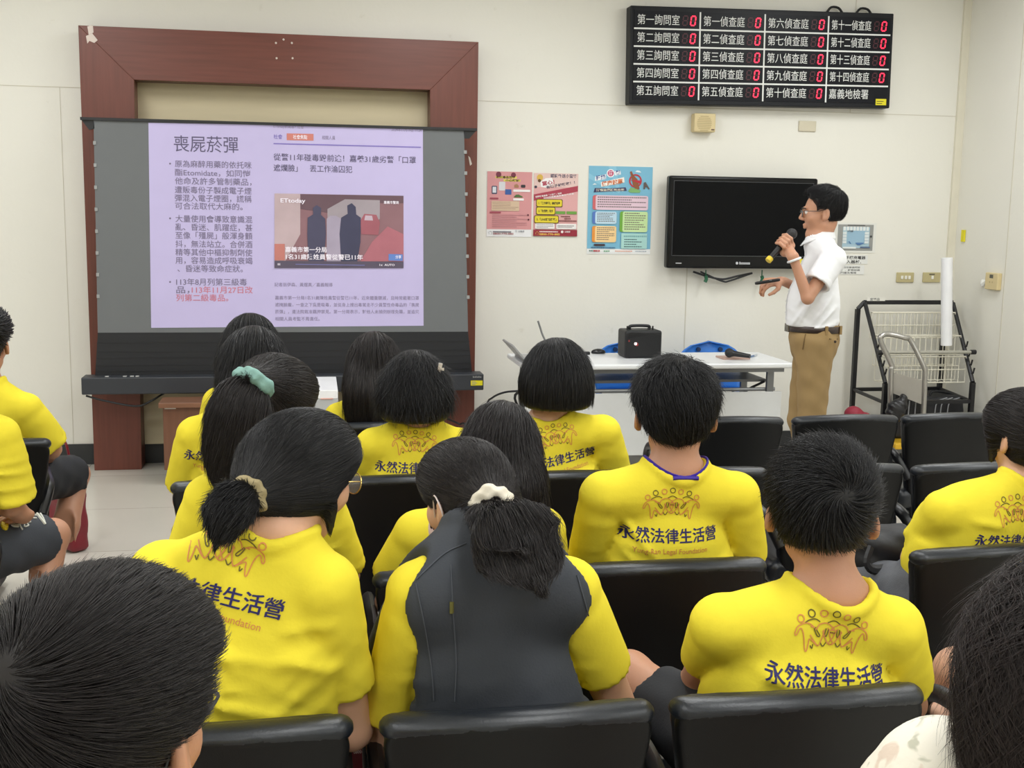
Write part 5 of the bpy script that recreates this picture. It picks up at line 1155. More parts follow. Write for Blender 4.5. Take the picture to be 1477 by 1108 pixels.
def seated(name_label, ear, hr, neck, sl, sr, hip, male=True, hk=1., L=None, R=None, shirt=YELLOW, skin=None, width=1., depth=1., knees=None, bottoms=None, fold_seed=1, amp=.006, h=.007, collar=True, ear_out=0., no_shirt=False, on_seat=True, spots=(), neckw=None, sleeve=(.2, .066, .07), bare_knee=True, group='seated audience', hs=.0075, shoulder_r=.06, ankles=None):
    """a seated figure given by its joints. L / R: dict(elbow, wrist, sleeve=(length, r0, r1))"""
    skin = skin or (SKIN2 if male else SKIN)
    root = empty('person', (hip[0], hip[1], 0), name_label, 'person', group)
    H = Head(ear, *hr, k=hk); r = nrm(sr-sl); u = nrm(neck-hip); u = nrm(u-r*(u @ r)); f = np.cross(u, r)
    fh = nrm(A(f[0], f[1], 0)); rh = A(fh[1], -fh[0], 0)
    g = .92 if not male else 1.0; g *= width
    chest = neck-u*.2+f*.01; waist = hip+u*.06
    arms = {}
    for s, sh, D in ((-1, sl, L or {}), (1, sr, R or {})):
        el = D.get('elbow'); 
        if el is None: el = sh+r*s*.045-u*.24+f*.1
        wr = D.get('wrist')
        if wr is None: wr = el+fh*.2-A(0, 0, .07)-rh*s*.1
        arms[s] = (sh, np.asarray(el, float), np.asarray(wr, float), D.get('sleeve', sleeve), D.get('hand'))
    B, Ssub = head_prims(H, male, ear_out)
    B.append((cap(H(0, -.025, -.05), neck+u*.0, .0525*g if male else .046, .061*g if male else .052), .025))
    B += [(ecap(hip, chest, .13*g, .135*g, r, .62), .04), (ecap(chest, neck-u*.06, .135*g, .07, r, .6), .04), (cap(neck, sl, .045, .04), .04), (cap(neck, sr, .045, .04), .04)]
    for s, (sh, el, wr, sv, hd) in arms.items():
        B += [(cap(sh, el, .047*g, .036*g), .02), (cap(el, wr, .036*g, .026*g), .012)]
        d = nrm(wr-el); 
        if hd == 'grip': B += D_GRIP
        elif hd: B += hand_prims(wr, *hd)
        else: B += hand_prims(wr, nrm(d+A(0, 0, -.15)), A(0, 0, 1), -rh*s, .5)
    kn = knees or [None, None]; an = ankles or [None, None]; legs = []
    for i, s in enumerate((-1, 1)):
        hj = hip+rh*s*.085-A(0, 0, .02)
        k_ = kn[i] if kn[i] is not None else hj+fh*.41+rh*s*.05+A(0, 0, .0)
        k_ = np.asarray(k_, float); a_ = an[i] if an[i] is not None else A(k_[0]+fh[0]*.02, k_[1]+fh[1]*.02, .085)
        a_ = np.asarray(a_, float); toe = A(a_[0], a_[1], .035)+fh*.14; legs.append((hj, k_, a_))
        B += [(cap(hj, k_, .075*g, .052*g), .03), (cap(k_, k_*.6+a_*.4+A(0, 0, 0)-fh*.012, .05*g, .05*g), .02), (cap(k_*.6+a_*.4-fh*.012, a_, .05*g, .034*g), .02), (cap(A(a_[0], a_[1], .04)-fh*.04, toe, .034, .03), .02)]
    seat_ = [rbox(A(hip[0], hip[1], .292)+fh*.02, (.25, .2, .16), np.stack([rh, fh, A(0, 0, 1)], 1), .012)] if on_seat else []
    F = solid(B, h, subs=Ssub+seat_, ksub=.006); body = link('body', npmesh('body', *F.mesh()), skin, root)
    for i, (hj, k_, a_) in enumerate(legs):
        toe = A(a_[0], a_[1], .04)+fh*.15
        F = solid([slab(A(0, 0, .008), (0, 0, -1), ecap(A(a_[0], a_[1], .045)-fh*.05, toe, .042, .04, rh, .95)), cap(A(a_[0], a_[1], .05), A(a_[0], a_[1], .085), .043)], .008); link('shoe', npmesh('shoe', *F.mesh()), mat('shoe_dark', (44, 44, 48), rough=.6), root)
    # shorts / trousers
    bm_ = bottoms or dict(m=SHORTS, to=.82); g = g*bm_.get('k', 1); Bp = [(ecap(hip-A(0, 0, .0), hip+u*.1, .165*g, .15*g, r, .78), .04)]; Bs = []
    for hj, k_, a_ in legs:
        to = bm_['to']
        if to <= 1:
            e_ = hj+(k_-hj)*to; dl = nrm(k_-hj); Bp.append((slab(e_, dl, cap(hj, e_+dl*.08, .096*g, .078*g)), .03)); Bs.append(cap(e_-dl*.03, e_+dl*.1, .067*g))
        else: Bp += [(cap(hj, k_, .095*g, .07*g), .03), (cap(k_, a_+A(0, 0, .03), .068*g, .05*g), .02)]
    F = solid(Bp, .008, subs=Bs+seat_, warp=lambda X, Y, Z: (.003*np.sin(X*42+Z*26)*np.sin(Y*34+Z*38+X*10)+.0025*np.sin(X*60-Z*34+Y*50)*np.sin(Z*9+X*14)).astype(np.float32)); bot = link('shorts' if bm_['to'] <= 1 else 'trousers', npmesh('shorts', *F.mesh()), bm_['m'], root)
    g = g/bm_.get('k', 1); ret = dict(root=root, H=H, r=r, u=u, f=f, body=body, arms=arms, legs=legs, bottom=bot, fh=fh, rh=rh)
    if no_shirt: return ret
    # the T-shirt
    T = [(ecap(hip-u*.02, waist+u*.1, .155*g, .148*g, r, .74*depth), .04), (ecap(waist+u*.06, chest, .147*g, .156*g, r, .70*depth), .04), (ecap(chest, neck-u*.085, .153*g, .09*g, r, .66*depth), .04),
         (cap(sl-u*.004, sr-u*.004, shoulder_r*.86), .035), (cap(neck-u*.018, sl, .068 if male else .06, shoulder_r*.9), .035), (cap(neck-u*.018, sr, .068 if male else .06, shoulder_r*.9), .035)]
    subs = []; SL_ = []
    for s, (sh, el, wr, (ln, r0, r1), hd) in arms.items():
        d = nrm(el-sh); e_ = sh+d*ln; SL_.append((slab(e_, d, cap(sh, sh+d*(ln+.05), r0, r1+(r1-r0)*.05/ln)), .012)); subs.append(slab(e_-d*.03, -d, cap(e_-d*.1, e_+d*.1, r1-.013)))
    nd = nrm(H(0, -.025, -.05)-neck); nr = (.068 if male else .062)*(neckw or 1)
    F = Field(*bounds([p[0] for p in T+SL_], .03), hs); F2 = Field(F.lo, F.lo+hs*(F.n-1.5), hs)
    for p in T: F.add(*p)
    for p in SL_: F2.add(*p)
    _, X = F.blk(F.lo, F.lo+F.h*F.n, 0); dn_ = (X[0]-neck[0])*u[0]+(X[1]-neck[1])*u[1]+(X[2]-neck[2])*u[2]
    gap = F.f-F2.f; F.f = (smin(F.f, F2.f, .006) + np.exp(-(gap/.009)**2)*np.clip((-.045-dn_)/.05, .12, 1)*.0055).astype(np.float32)
    g_ = random.Random(fold_seed); sp = list(spots); wd = np.linalg.norm(sr-sl)/2
    for s in (-1, 1):
        for k in range(4):
            x0, z0 = s*wd*g_.uniform(.8, 1.0), g_.uniform(-.12, .02); sp.append(((x0, z0), (s*wd*g_.uniform(.05, .5), z0-g_.uniform(.0, .14)), g_.uniform(.008, .013), g_.uniform(.4, 1)*amp*2.6))
    for k in range(7):
        z0 = g_.uniform(-.26, -.06); x0 = g_.uniform(-.2, .05); sp.append(((x0, z0), (x0+g_.uniform(.12, .24), z0+g_.uniform(-.04, .04)), g_.uniform(.007, .011), g_.uniform(.4, 1)*amp*2.4))
    F.warp(folds(r, u, f, neck-u*.1, fold_seed, amp, spots=sp))
    for p in subs+seat_: F.sub(p, .003)
    cn = nrm(nd*.5+u*.6-f*.1); s1 = nrm(r-cn*(r @ cn)); s2 = np.cross(cn, s1)
    pr = []
    for a in np.linspace(0, 2*math.pi, 33)[:-1]:
        dr = s1*math.cos(a)+s2*math.sin(a)*.96; c_ = np.linspace(.09, -.08, 60)
        col = neck+dr*(nr+.012)+np.outer(c_, cn); v = F.sample(col); i_ = np.argmax(v < 0) if np.any(v < 0) else 40
        pr.append(np.append(dr, c_[i_]))
    hh = np.array([p[3] for p in pr])
    hh = np.clip(hh, np.median(hh)-.03, np.median(hh)+.03)
    for _ in range(3): hh = (np.roll(hh, 1)+hh*2+np.roll(hh, -1))/4
    pr = [neck+p[:3]*(nr+.011)+cn*h_ for p, h_ in zip(pr, hh)]; pr.append(pr[0])
    F.sub(slab(neck+cn*(hh.min()-.03), -cn, cap(neck-cn*.15, neck+cn*.3, nr+.003)), .004)
    if collar:
        for i in range(32): F.add(ecap(pr[i], pr[i+1], .0135, .0135, cn, .72), .0025)
    ret['collar'] = pr[:-1]; ret['cn'] = cn
    sh_ = link('t_shirt', npmesh('t_shirt', *F.mesh()), shirt, root); ret['shirt'] = sh_; ret['SF'] = F; ret['chest'] = chest; ret['neck'] = neck
    return ret

def lumpy_ring(c, ax, R_, r_, m, parent, name, label=None, seed=0, h=.004):
    s1, s2 = frame_of(ax); pts = [np.asarray(c)+(s1*math.cos(a)+s2*math.sin(a))*R_ for a in np.linspace(0, 2*math.pi, 15)]
    F = solid([(cap(pts[i], pts[i+1], r_*(1+.18*math.sin(i*2.3+seed)), r_*(1+.18*math.sin((i+1)*2.3+seed))), .004) for i in range(14)], h, warp=lambda X, Y, Z: (.0025*np.sin(X*190+seed)*np.sin(Z*210+Y*150)).astype(np.float32))
    return link(name, npmesh(name, *F.mesh()), m, parent, label)
# ------------------------------------------------------------------ the audience
def hair_long(H, parent, m, C, R_, flat, t=.016, h=.006, N=4000, L=.16, r=.001, lift=.004, part=(0, .02, .13), seed=5, side=None, wob=.06, fly=.15, face=True, steps=10, k=.05, face_y=.112, label=None, extra=(), subs=(), end=None):
    """hair falling along the points C (world) with half widths R_"""
    side = H.d(1, 0, 0) if side is None else side
    pr = cap_prims(H, t)+[(ecap(C[i], C[i+1], R_[i], R_[i+1], side, flat), k) for i in range(len(C)-1)]+list(extra)
    F = Field(*bounds([p[0] for p in pr], .04), h)
    for p in pr: F.add(*p)
    if face: F.sub(face_sub(H, y=face_y), .012)
    for p in subs: F.sub(p, .01)
    if end is not None: F.cut(A(0, 0, end[0]), (0, 0, -1), .02)
    fn = comb_down(H, part)
    def rej(P): q = H.loc(P); return (q[:, 1] > .045) & (q[:, 2] < .03) & (np.abs(q[:, 0]) < .06) if end is None else ((q[:, 1] > .045) & (q[:, 2] < .03) & (np.abs(q[:, 0]) < .06)) | (P[:, 2] < end[0]+end[1]*np.sin(P[:, 0]*173)*np.sin(P[:, 0]*61+P[:, 1]*97))
    return hair_object([F.mesh(), strands(F, N, fn, L, steps, r, lift, .25, wob=wob, down=True, seed=seed, fly=fly, reject=rej)], m, parent, label), F

def cloth_marks(P, obj, pl, name, m):
    """painted lines laid on a garment, given as points seen from the aisle"""
    bv = BVHTree.FromPolygons([tuple(v.co) for v in obj.data.vertices], [tuple(p.vertices) for p in obj.data.polygons]); mb = MB()
    for line, rr in pl:
        Q = []
        for p in bez([A(*q, 0) for q in line], 18):
            d = Vector(ray(p[0], p[1])).normalized(); h = bv.ray_cast(Vector(CAMP), d)
            if h[0] is not None: Q.append(np.array(h[0]+h[1]*.0015))
        if len(Q) > 1: mb.tube(Q, rr, 5)
    if mb.V: mb.build(name, m, obj)
# --- the boy with the crown whorl, nearest row
P = seated('boy in yellow T-shirt with short black hair and a bare crown whorl, nearest row', at(1185, 746, 2.03), (-23, 2, 0), at(1197, 858, 1.995), at(1043, 905, 1.985), at(1284, 908, 1.985), A(.89, 2.03, .585),
    L=dict(elbow=at(1004, 985, 2.2), wrist=at(1075, 985, 2.4), sleeve=(.155, .064, .054)), R=dict(elbow=at(1312, 1015, 2.14), wrist=at(1250, 960, 2.36), sleeve=(.2, .064, .06)), width=.94,
    knees=[at(908, 972, 2.37), None], bottoms=dict(m=SHORTS, to=.64), ear_out=.013, fold_seed=4, spots=[((.1, -.12), (.2, .06), .012, .006), ((-.19, -.1), (-.12, .05), .012, .006)])
short_hair(P['H'], P['root'], HAIRB, whorl=(.028, -.1, .072), t=.02, h=.0045, N=22000, L=.05, lift=.009, r=.0005, nape=-.04, seed=11, fly=.6, swirl=.5)
shirt_print(P['shirt'], P['root'], at(1207, 985, 1.87), P['r'], P['u'], rot=-4)
glasses(P['H'], P['root'])
# --- the boy with the purple lanyard
P = seated('boy in yellow T-shirt with full black hair and a purple lanyard, second row', at(974, 602, 2.8), (-12, 0, 0), at(973, 682, 2.77), at(872, 716, 2.76), at(1060, 716, 2.76), A(.9, 2.8, .585),
    L=dict(elbow=at(852, 812, 2.84), sleeve=(.2, .064, .062)), R=dict(elbow=at(1074, 808, 2.84), sleeve=(.2, .064, .062)), fold_seed=9, amp=.005, ear_out=.012)
short_hair(P['H'], P['root'], HAIRB, whorl=(.02, .0, .135), t=.025, h=.006, N=16000, L=.065, lift=.009, r=.0005, nape=-.062, seed=21, over_ear=.0, wob=.25, full=1.6, fly=.5)
shirt_print(P['shirt'], P['root'], at(977, 780, 2.64), P['r'], P['u'], rot=.5)
glasses(P['H'], P['root'])
def lanyard(P, rgb, name, nr=.074, sc=1., up=.015):
    cn = P.get('cn', P['u']); c = P['neck']
    if 'collar' in P: pts = [c+(p-c)*sc+cn*up for p in P['collar']]
    else: s1, s2 = frame_of(cn, P['f']); pts = [c+cn*(.024)+(s1*math.cos(a)*nr+s2*math.sin(a)*nr*.98) for a in np.linspace(0, 2*math.pi, 40, endpoint=False)]
    m = MB(); m.tube(pts, .0034, 6, closed=True, squash=1.6); q = min(pts, key=lambda p: (p-c) @ P['f']); m.tube([q-P['r']*.03-P['f']*.002, q+P['r']*.035-P['f']*.002], .0055, 6)
    m.build(name, mat('cord_%d_%d_%d' % rgb, rgb, rough=.6), P['root'], label='purple neck lanyard')
lanyard(P, (52, 28, 150), 'lanyard', .064, 1.0, .0125)
# --- the girl in the dark vest
P = seated('girl in dark vest over yellow T-shirt with white scrunchie ponytail and face mask', at(676, 722, 2.16), (28, -16, -5), at(692, 790, 2.06), at(606, 858, 2.01), at(818, 852, 2.01), A(.36, 2.06, .585), male=False, hk=.9,
    L=dict(elbow=at(556, 1075, 2.1), wrist=at(640, 1040, 2.35), sleeve=(.262, .062, .06)), R=dict(elbow=at(902, 1045, 2.1), wrist=at(800, 1010, 2.35), sleeve=(.2, .062, .06)), width=1.06, amp=.003, fold_seed=3, collar=False)
VEST = mat('vest_charcoal', (50, 54, 61), rough=.75, var=.06, bump=.15, bscale=240)
def vest(P):
    r, u, f, ch, nk = P['r'], P['u'], P['f'], P['chest'], P['neck']; hip = A(.385, 2.06, .5); waist = hip+u*.06; g = 1.0; sl, sr = P['arms'][-1][0], P['arms'][1][0]
    T = [(ecap(hip-u*.02, waist+u*.1, .205*g, .196*g, r, .74), .05), (ecap(waist+u*.06, ch, .196*g, .19*g, r, .74), .05), (ecap(ch, nk-u*.07, .186*g, .12*g, r, .70), .05), (cap(sl-u*.002+r*.015, sr-u*.002-r*.015, .066), .05), (cap(nk-u*.012, sl+r*.02, .066, .066), .045), (cap(nk-u*.012, sr-r*.02, .066, .066), .045)]
    F = Field(*bounds([p[0] for p in T], .03), .007)
    for p in T: F.add(*p)
    F.warp(folds(r, u, f, ch, 8, .004, spots=[((-.02, -.25), (.12, -.02), .016, .006), ((.05, -.28), (.16, -.1), .016, .006), ((-.1, -.24), (.02, -.16), .014, .005)]))
    for s, q in ((-1, sl), (1, sr)): F.sub(slab(q-r*s*.02-u*.18, (0, 0, -1), cap(q+r*s*.04+u*.1, q+r*s*.055-u*.5, .05, .07)), .01)
    for s, q in ((-1, sl), (1, sr)): F.sub(cap(q+r*s*.062+u*.1, q+r*s*.07-u*.4, .06, .06), .008)
    cn = nrm(P['H'](0, -.025, -.05)-nk); cn = nrm(cn*.6+u*.5); F.sub(cap(nk-cn*.03, nk+cn*.2, .062, .075), .006)
    s1, s2 = frame_of(cn, f); pr = [nk+(s1*math.cos(a)+s2*math.sin(a))*.068+cn*.03 for a in np.linspace(0, 2*math.pi, 17)]
    for i in range(16): F.add(ecap(pr[i], pr[i+1], .024, .024, cn, .32), .006)
    o = link('vest', npmesh('vest', *F.mesh()), VEST, P['root'], 'charcoal sleeveless vest'); return o, F
VO, VF = vest(P)
STI = mat('stitch_grey', (72, 76, 84), rough=.8)
cloth_marks(P, VO, [([(650, 815), (653, 880), (658, 950), (656, 1012)], .0013)], 'back_seam', STI)
cloth_marks(P, VO, [([(601, 836), (640, 800), (672, 784)], .0013)], 'shoulder_seam', STI)
cloth_marks(P, VO, [([(600, 842), (612, 900), (622, 960), (626, 1010)], .0013)], 'armhole_seam', STI)
cloth_marks(P, VO, [([(832, 830), (846, 880), (860, 940), (856, 1000)], .0013)], 'armhole_seam', STI)
cloth_marks(P, VO, [([(651, 868), (651, 884)], .004)], 'woven_tag', mat('tag_olive', (96, 92, 40), rough=.8))
lanyard(P, (40, 44, 190), 'lanyard', .072)
H = P['H']; tie = at(708, 724, 2.055)
F = Field(*bounds([p[0] for p in cap_prims(H, .009)], .06), .005)
for p in cap_prims(H, .009): F.add(*p)
F.add(cap(H(.0, -.06, 0), tie, .05, .025), .04); F.add(H.ell((0, .03, .06), (.082, .074, .066)), .03)
F.sub(face_sub(H), .01); F.sub(H.ell((0, -.015, -.115), (.12, .11, .075)), .02)
for s in (-1, 1): F.sub(H.cap((s*.1, .02, -.005), (s*.1, -.012, -.03), .03, .024), .012)
X = [F.mesh(), strands(F, 20000, comb_to(tie), .12, 9, .0004, .0015, .1, seed=31, wob=.02, fly=.02)]
C = [tie, at(713, 742, 2.0), at(732, 764, 1.94), at(748, 786, 1.915), at(754, 796, 1.91)]
F2 = solid([(ecap(C[i], C[i+1], (.018, .034, .052, .07)[i], (.034, .052, .06, .03)[i], P['r'], .3), .015) for i in range(4)], .005)
X += [F2.mesh(), strands(F2, 14000, comb_path(C, .8), .085, 8, .0005, .008, .6, seed=33, wob=.04, fly=.12)]
hair_object(X, HAIRD, P['root'])
lumpy_ring(tie+A(0, -.005, -.006), C[1]-C[0], .026, .0145, mat('scrunchie_cream', (222, 214, 196), rough=.8, var=.06, bump=.2, bscale=150), P['root'], 'scrunchie', 'cream scrunchie', 1)
eyes(H, P['root'])
F = solid([(H.ell((0, .058, -.055), (.066, .066, .062)), .02)], .004, subs=[H.ell((0, .052, -.05), (.063, .062, .062)), slab(H(0, .03, 0), H.d(0, 1, 0), ell(H(0, 0, -.05), (.3, .3, .3)))], ksub=.003)
MK = link('face_mask', npmesh('mask', *F.mesh()), mat('mask_pink', (226, 200, 198), rough=.8, var=.02), P['root'], 'pale pink face mask')
m = MB()
for s in (-1, 1): m.tube(bez([H(s*.063, .045, -.03), H(s*.08, .012, .012), H(s*.089, -.012, .03), H(s*.09, -.026, .0), H(s*.082, -.012, -.03), H(s*.06, .04, -.085)], 24), .0016, 6)
m.build('ear_loop', mat('loop_white', (228, 214, 212), rough=.7), MK)
# --- the girl with glasses and a low ponytail
P = seated('girl in yellow T-shirt with low stubby ponytail and thin round glasses, nearest row left', at(436, 688, 2.06), (-54, -16, 4), at(392, 765, 2.02), at(240, 838, 1.99), at(462, 852, 1.985), A(-.13, 2.04, .585), male=False, width=1.22, hk=.89,
    L=dict(elbow=at(205, 1020, 2.1), wrist=at(300, 1000, 2.35), sleeve=(.21, .07, .07)), R=dict(elbow=at(505, 1050, 2.06), wrist=at(440, 1020, 2.35), sleeve=(.205, .07, .062)), fold_seed=14, amp=.005,
    spots=[((.02, -.2), (.16, -.08), .013, .007), ((.0, -.26), (.14, -.16), .013, .007), ((-.05, -.3), (.1, -.24), .013, .006)])
shirt_print(P['shirt'], P['root'], at(300, 868, 1.88), P['r'], P['u'], rot=-10)
H = P['H']; tie = at(357, 716, 1.96)
F = Field(*bounds([p[0] for p in cap_prims(H, .012)], .07), .005)
for p in cap_prims(H, .012): F.add(*p)
F.add(cap(H(-.03, -.06, 0), tie, .05, .022), .06); F.add(H.ell((.0, .0, -.01), (.089, .05, .062)), .03); F.add(H.ell((0, .03, .06), (.085, .074, .064)), .03); F.add(H.cap((.076, .03, -.04), (.07, .05, -.105), .012, .004), .015)
F.sub(H.ell((0, .115, -.03), (.1, .078, .115)), .012); F.sub(H.ell((-.02, -.0, -.13), (.12, .09, .06)), .015)
X = [F.mesh(), strands(F, 22000, comb_to(tie), .13, 9, .0004, .002, .12, seed=41, wob=.02, fly=.03)]
C = [tie, at(344, 724, 1.935), at(330, 738, 1.92), at(326, 758, 1.91)]
F2 = solid([(cap(C[0], C[1], .016, .028), .012), (cap(C[1], C[2], .025, .027), .012), (ecap(C[2], C[3], .026, .016, P['r'], .6), .02)], .005)
X += [F2.mesh(), strands(F2, 9000, comb_path(C, .5), .045, 7, .0005, .006, .5, seed=43, wob=.1, fly=.5)]
hair_object(X, HAIRB, P['root'])
lumpy_ring(tie, C[1]-C[0], .021, .014, mat('scrunchie_khaki', (150, 136, 100), rough=.8, var=.08, bump=.2, bscale=150), P['root'], 'scrunchie', 'khaki velvet scrunchie', 2)
eyes(H, P['root']); glasses(H, P['root'], mat('glasses_gold', (190, 160, 90), rough=.25, metal=.8), w=.024, hgt=.021, thick=.0013)
# --- long-haired girl behind the vest, second row
P = seated('girl in yellow T-shirt with long straight hair, partly hidden by the vested girl', at(722, 655, 2.8), (-8, -4, 0), at(712, 735, 2.77), at(604, 772, 2.75), at(778, 768, 2.75), A(.42, 2.8, .585), male=False,
    L=dict(elbow=at(562, 868, 2.84), sleeve=(.14, .062, .075)), fold_seed=6, width=1.05)
hair_long(P['H'], P['root'], HAIRD, [P['H'](0, -.05, 0), at(732, 690, 2.68), at(742, 748, 2.66), at(746, 800, 2.66)], (.08, .074, .066, .055), .5, t=.012, seed=51, N=14000, r=.0006, L=.2, part=(.02, .03, .13))
# --- girl with the teal scrunchie
P = seated('girl in yellow T-shirt with a high ponytail in a teal scrunchie, second row left', at(394, 592, 2.83), (-24, -8, 4), at(372, 668, 2.79), at(304, 724, 2.76), at(458, 730, 2.76), A(-.1, 2.8, .585), male=False, width=1.12,
    L=dict(elbow=at(272, 830, 2.84), sleeve=(.2, .066, .068)), R=dict(elbow=at(496, 830, 2.84), sleeve=(.2, .066, .062)), fold_seed=7)
shirt_print(P['shirt'], P['root'], at(378, 760, 2.64), P['r'], P['u'], rot=-2)
H = P['H']; tie = at(366, 552, 2.715)
F = Field(*bounds([p[0] for p in cap_prims(H, .014)], .06), .006)
for p in cap_prims(H, .014): F.add(*p)
F.add(cap(H(0, -.06, .04), tie, .055, .03), .05); F.add(H.ell((0, .04, .055), (.088, .075, .066)), .03)
F.sub(face_sub(H), .012); F.sub(H.ell((0, -.01, -.115), (.12, .1, .065)), .015)
X = [F.mesh(), strands(F, 12000, comb_to(tie), .13, 8, .0006, .002, .1, seed=61, wob=.03, fly=.05)]
C = [tie, at(352, 572, 2.69), at(346, 600, 2.68), at(340, 640, 2.675), at(330, 672, 2.675)]
F2 = solid([(ecap(C[i], C[i+1], (.026, .048, .06, .058)[i], (.048, .06, .058, .035)[i], P['r'], .55), .02) for i in range(4)], .006)
X += [F2.mesh(), strands(F2, 10000, comb_path(C, .25), .17, 10, .0006, .006, .3, seed=63, wob=.06, fly=.15)]
hair_object(X, HAIRD, P['root'])
lumpy_ring(tie+A(0, -.004, -.004), C[1]-C[0], .034, .017, mat('scrunchie_teal', (122, 160, 152), rough=.75, var=.08, bump=.2, bscale=120), P['root'], 'scrunchie', 'pale teal scrunchie', 4, h=.005)
# --- third row: long-haired girl at left
P = seated('girl in yellow T-shirt with long dark hair, directly before the wooden cabinet, third row', at(366, 532, 3.77), (-4, -4, 3), at(342, 592, 3.75), at(284, 630, 3.73), at(414, 632, 3.73), A(-.15, 3.77, .585), male=False, fold_seed=12, width=1.05, hs=.009, h=.009)
shirt_print(P['shirt'], P['root'], at(322, 668, 3.6), P['r'], P['u'], rot=-4)
hair_long(P['H'], P['root'], HAIRB, [P['H'](0, -.04, 0), at(370, 562, 3.67), at(374, 600, 3.66), at(376, 660, 3.66)], (.095, .1, .085, .06), .55, seed=71, N=9000, L=.2, r=.0007, h=.008)
# --- messy shoulder-length hair
P = seated('girl in yellow T-shirt with messy shoulder-length black hair and a clip, third row', at(598, 565, 3.77), (-3, -2, 0), at(602, 614, 3.75), at(540, 646, 3.73), at(664, 646, 3.73), A(.335, 3.77, .585), male=False, fold_seed=15, width=1.05, hs=.009, h=.009)
shirt_print(P['shirt'], P['root'], at(600, 680, 3.6), P['r'], P['u'], rot=-1.5)
HO, _ = hair_long(P['H'], P['root'], HAIRB, [P['H'](0, -.03, 0), at(598, 575, 3.71), at(598, 604, 3.7)], (.09, .098, .1), .8, t=.016, end=(at(598, 611, 3.65)[2], .02), seed=81, N=9000, L=.15, r=.0007, h=.008, wob=.3, fly=.5)
p = at(634, 531, 3.68); m = MB(); m.obox(p, A(.006, .006, .016), rotm(0, 0, 12)); m.obox(p+A(.004, 0, -.004), A(.01, .004, .004), np.eye(3)); m.build('hair_clip', mat('clip_pearl', (220, 216, 214), rough=.2, metal=.3), P['root'], 'small pale hair clip')
# --- the bob
P = seated('girl in yellow T-shirt with a smooth chin-length black bob, third row', at(803, 545, 3.78), (-6, -2, -3), at(790, 606, 3.76), at(731, 646, 3.74), at(868, 626, 3.72), A(.82, 3.77, .585), male=False, fold_seed=18, width=1.1, hs=.009, h=.009)
shirt_print(P['shirt'], P['root'], at(811, 668, 3.6), P['r'], P['u'], rot=3)
hair_long(P['H'], P['root'], HAIRB, [P['H'](0, -.03, 0), at(802, 555, 3.73), at(803, 592, 3.72)], (.09, .1, .106), .85, t=.013, end=(at(802, 594, 3.65)[2], .002), seed=91, N=10000, L=.15, r=.0007, h=.007, wob=.02, fly=.03)
# --- front row
P = seated('girl in yellow T-shirt with very long straight hair, front row before the screen', at(539, 527, 4.7), (2, -2, 0), at(528, 586, 4.68), at(490, 604, 4.66), at(574, 604, 4.66), A(.29, 4.7, .585), male=False, fold_seed=19, hs=.01, h=.01, width=1.0)
hair_long(P['H'], P['root'], HAIRD, [P['H'](0, -.04, 0), at(536, 550, 4.6), at(534, 580, 4.58), at(538, 625, 4.58)], (.095, .092, .085, .07), .5, seed=101, N=7000, L=.22, r=.0009, h=.009, wob=.03)
P = seated('girl in yellow T-shirt with smooth dark hair, front row, half hidden by the girl behind', at(362, 503, 4.7), (0, -2, 0), at(362, 556, 4.68), at(316, 582, 4.66), at(416, 582, 4.66), A(-.19, 4.7, .585), male=False, fold_seed=20, hs=.01, h=.01)
hair_long(P['H'], P['root'], HAIRB, [P['H'](0, -.04, 0), at(362, 520, 4.61), at(364, 550, 4.58), at(368, 590, 4.58)], (.1, .112, .105, .08), .5, t=.02, seed=111, N=6000, L=.2, r=.0009, h=.009)
# --- right edge
JEANS = mat('jeans_grey', (92, 94, 100), rough=.85, var=.12, scale=40, bump=.2, bscale=260)
P = seated('girl in yellow T-shirt with hair tied back, sitting at the right edge, second row', at(1480, 632, 2.82), (12, -6, 0), at(1484, 692, 2.79), at(1364, 742, 2.77), at(1570, 748, 2.77), A(1.76, 2.83, .585), male=False, width=1.12,
    L=dict(elbow=at(1320, 806, 2.9), wrist=at(1392, 826, 3.05), sleeve=(.135, .066, .068)), R=dict(sleeve=(.14, .066, .07)), knees=[at(1222, 835, 3.14), None], bottoms=dict(m=JEANS, to=2), fold_seed=23)
shirt_print(P['shirt'], P['root'], at(1484, 790, 2.65), P['r'], P['u'], rot=0)
H = P['H']; tie = H(0, -.14, .0)
F = Field(*bounds([p[0] for p in cap_prims(H, .013)], .06), .006)
for p in cap_prims(H, .013): F.add(*p)
F.add(cap(H(0, -.07, .02), tie, .05, .03), .05); F.add(H.ell((0, .04, .055), (.088, .075, .066)), .03); F.add(H.cap((-.072, .05, .03), (-.068, .055, -.06), .018, .008), .02)
F.sub(face_sub(H, w=.08), .012); F.sub(H.ell((0, -.02, -.115), (.12, .1, .065)), .015)
for s in (-1, 1): F.sub(H.cap((s*.1, .012, -.01), (s*.1, -.012, -.03), .028, .022), .012)
X = [F.mesh(), strands(F, 12000, comb_to(tie), .13, 9, .0006, .003, .1, seed=121, wob=.04, fly=.08)]
C = [tie, H(0, -.165, -.02), H(.01, -.165, -.09), H(.01, -.15, -.16)]
F2 = solid([(cap(C[0], C[1], .024, .034), .02), (cap(C[1], C[2], .034, .036), .02), (cap(C[2], C[3], .036, .02), .02)], .006); X += [F2.mesh(), strands(F2, 2000, comb_path(C, .2), .12, 9, .0011, .005, .3, seed=123, wob=.05, fly=.2)]
hair_object(X, HAIRD, P['root']); eyes(H, P['root'])
lumpy_ring(tie, C[1]-C[0], .026, .011, mat('band_black', (30, 30, 32), rough=.7), P['root'], 'hair_band', None, 3)
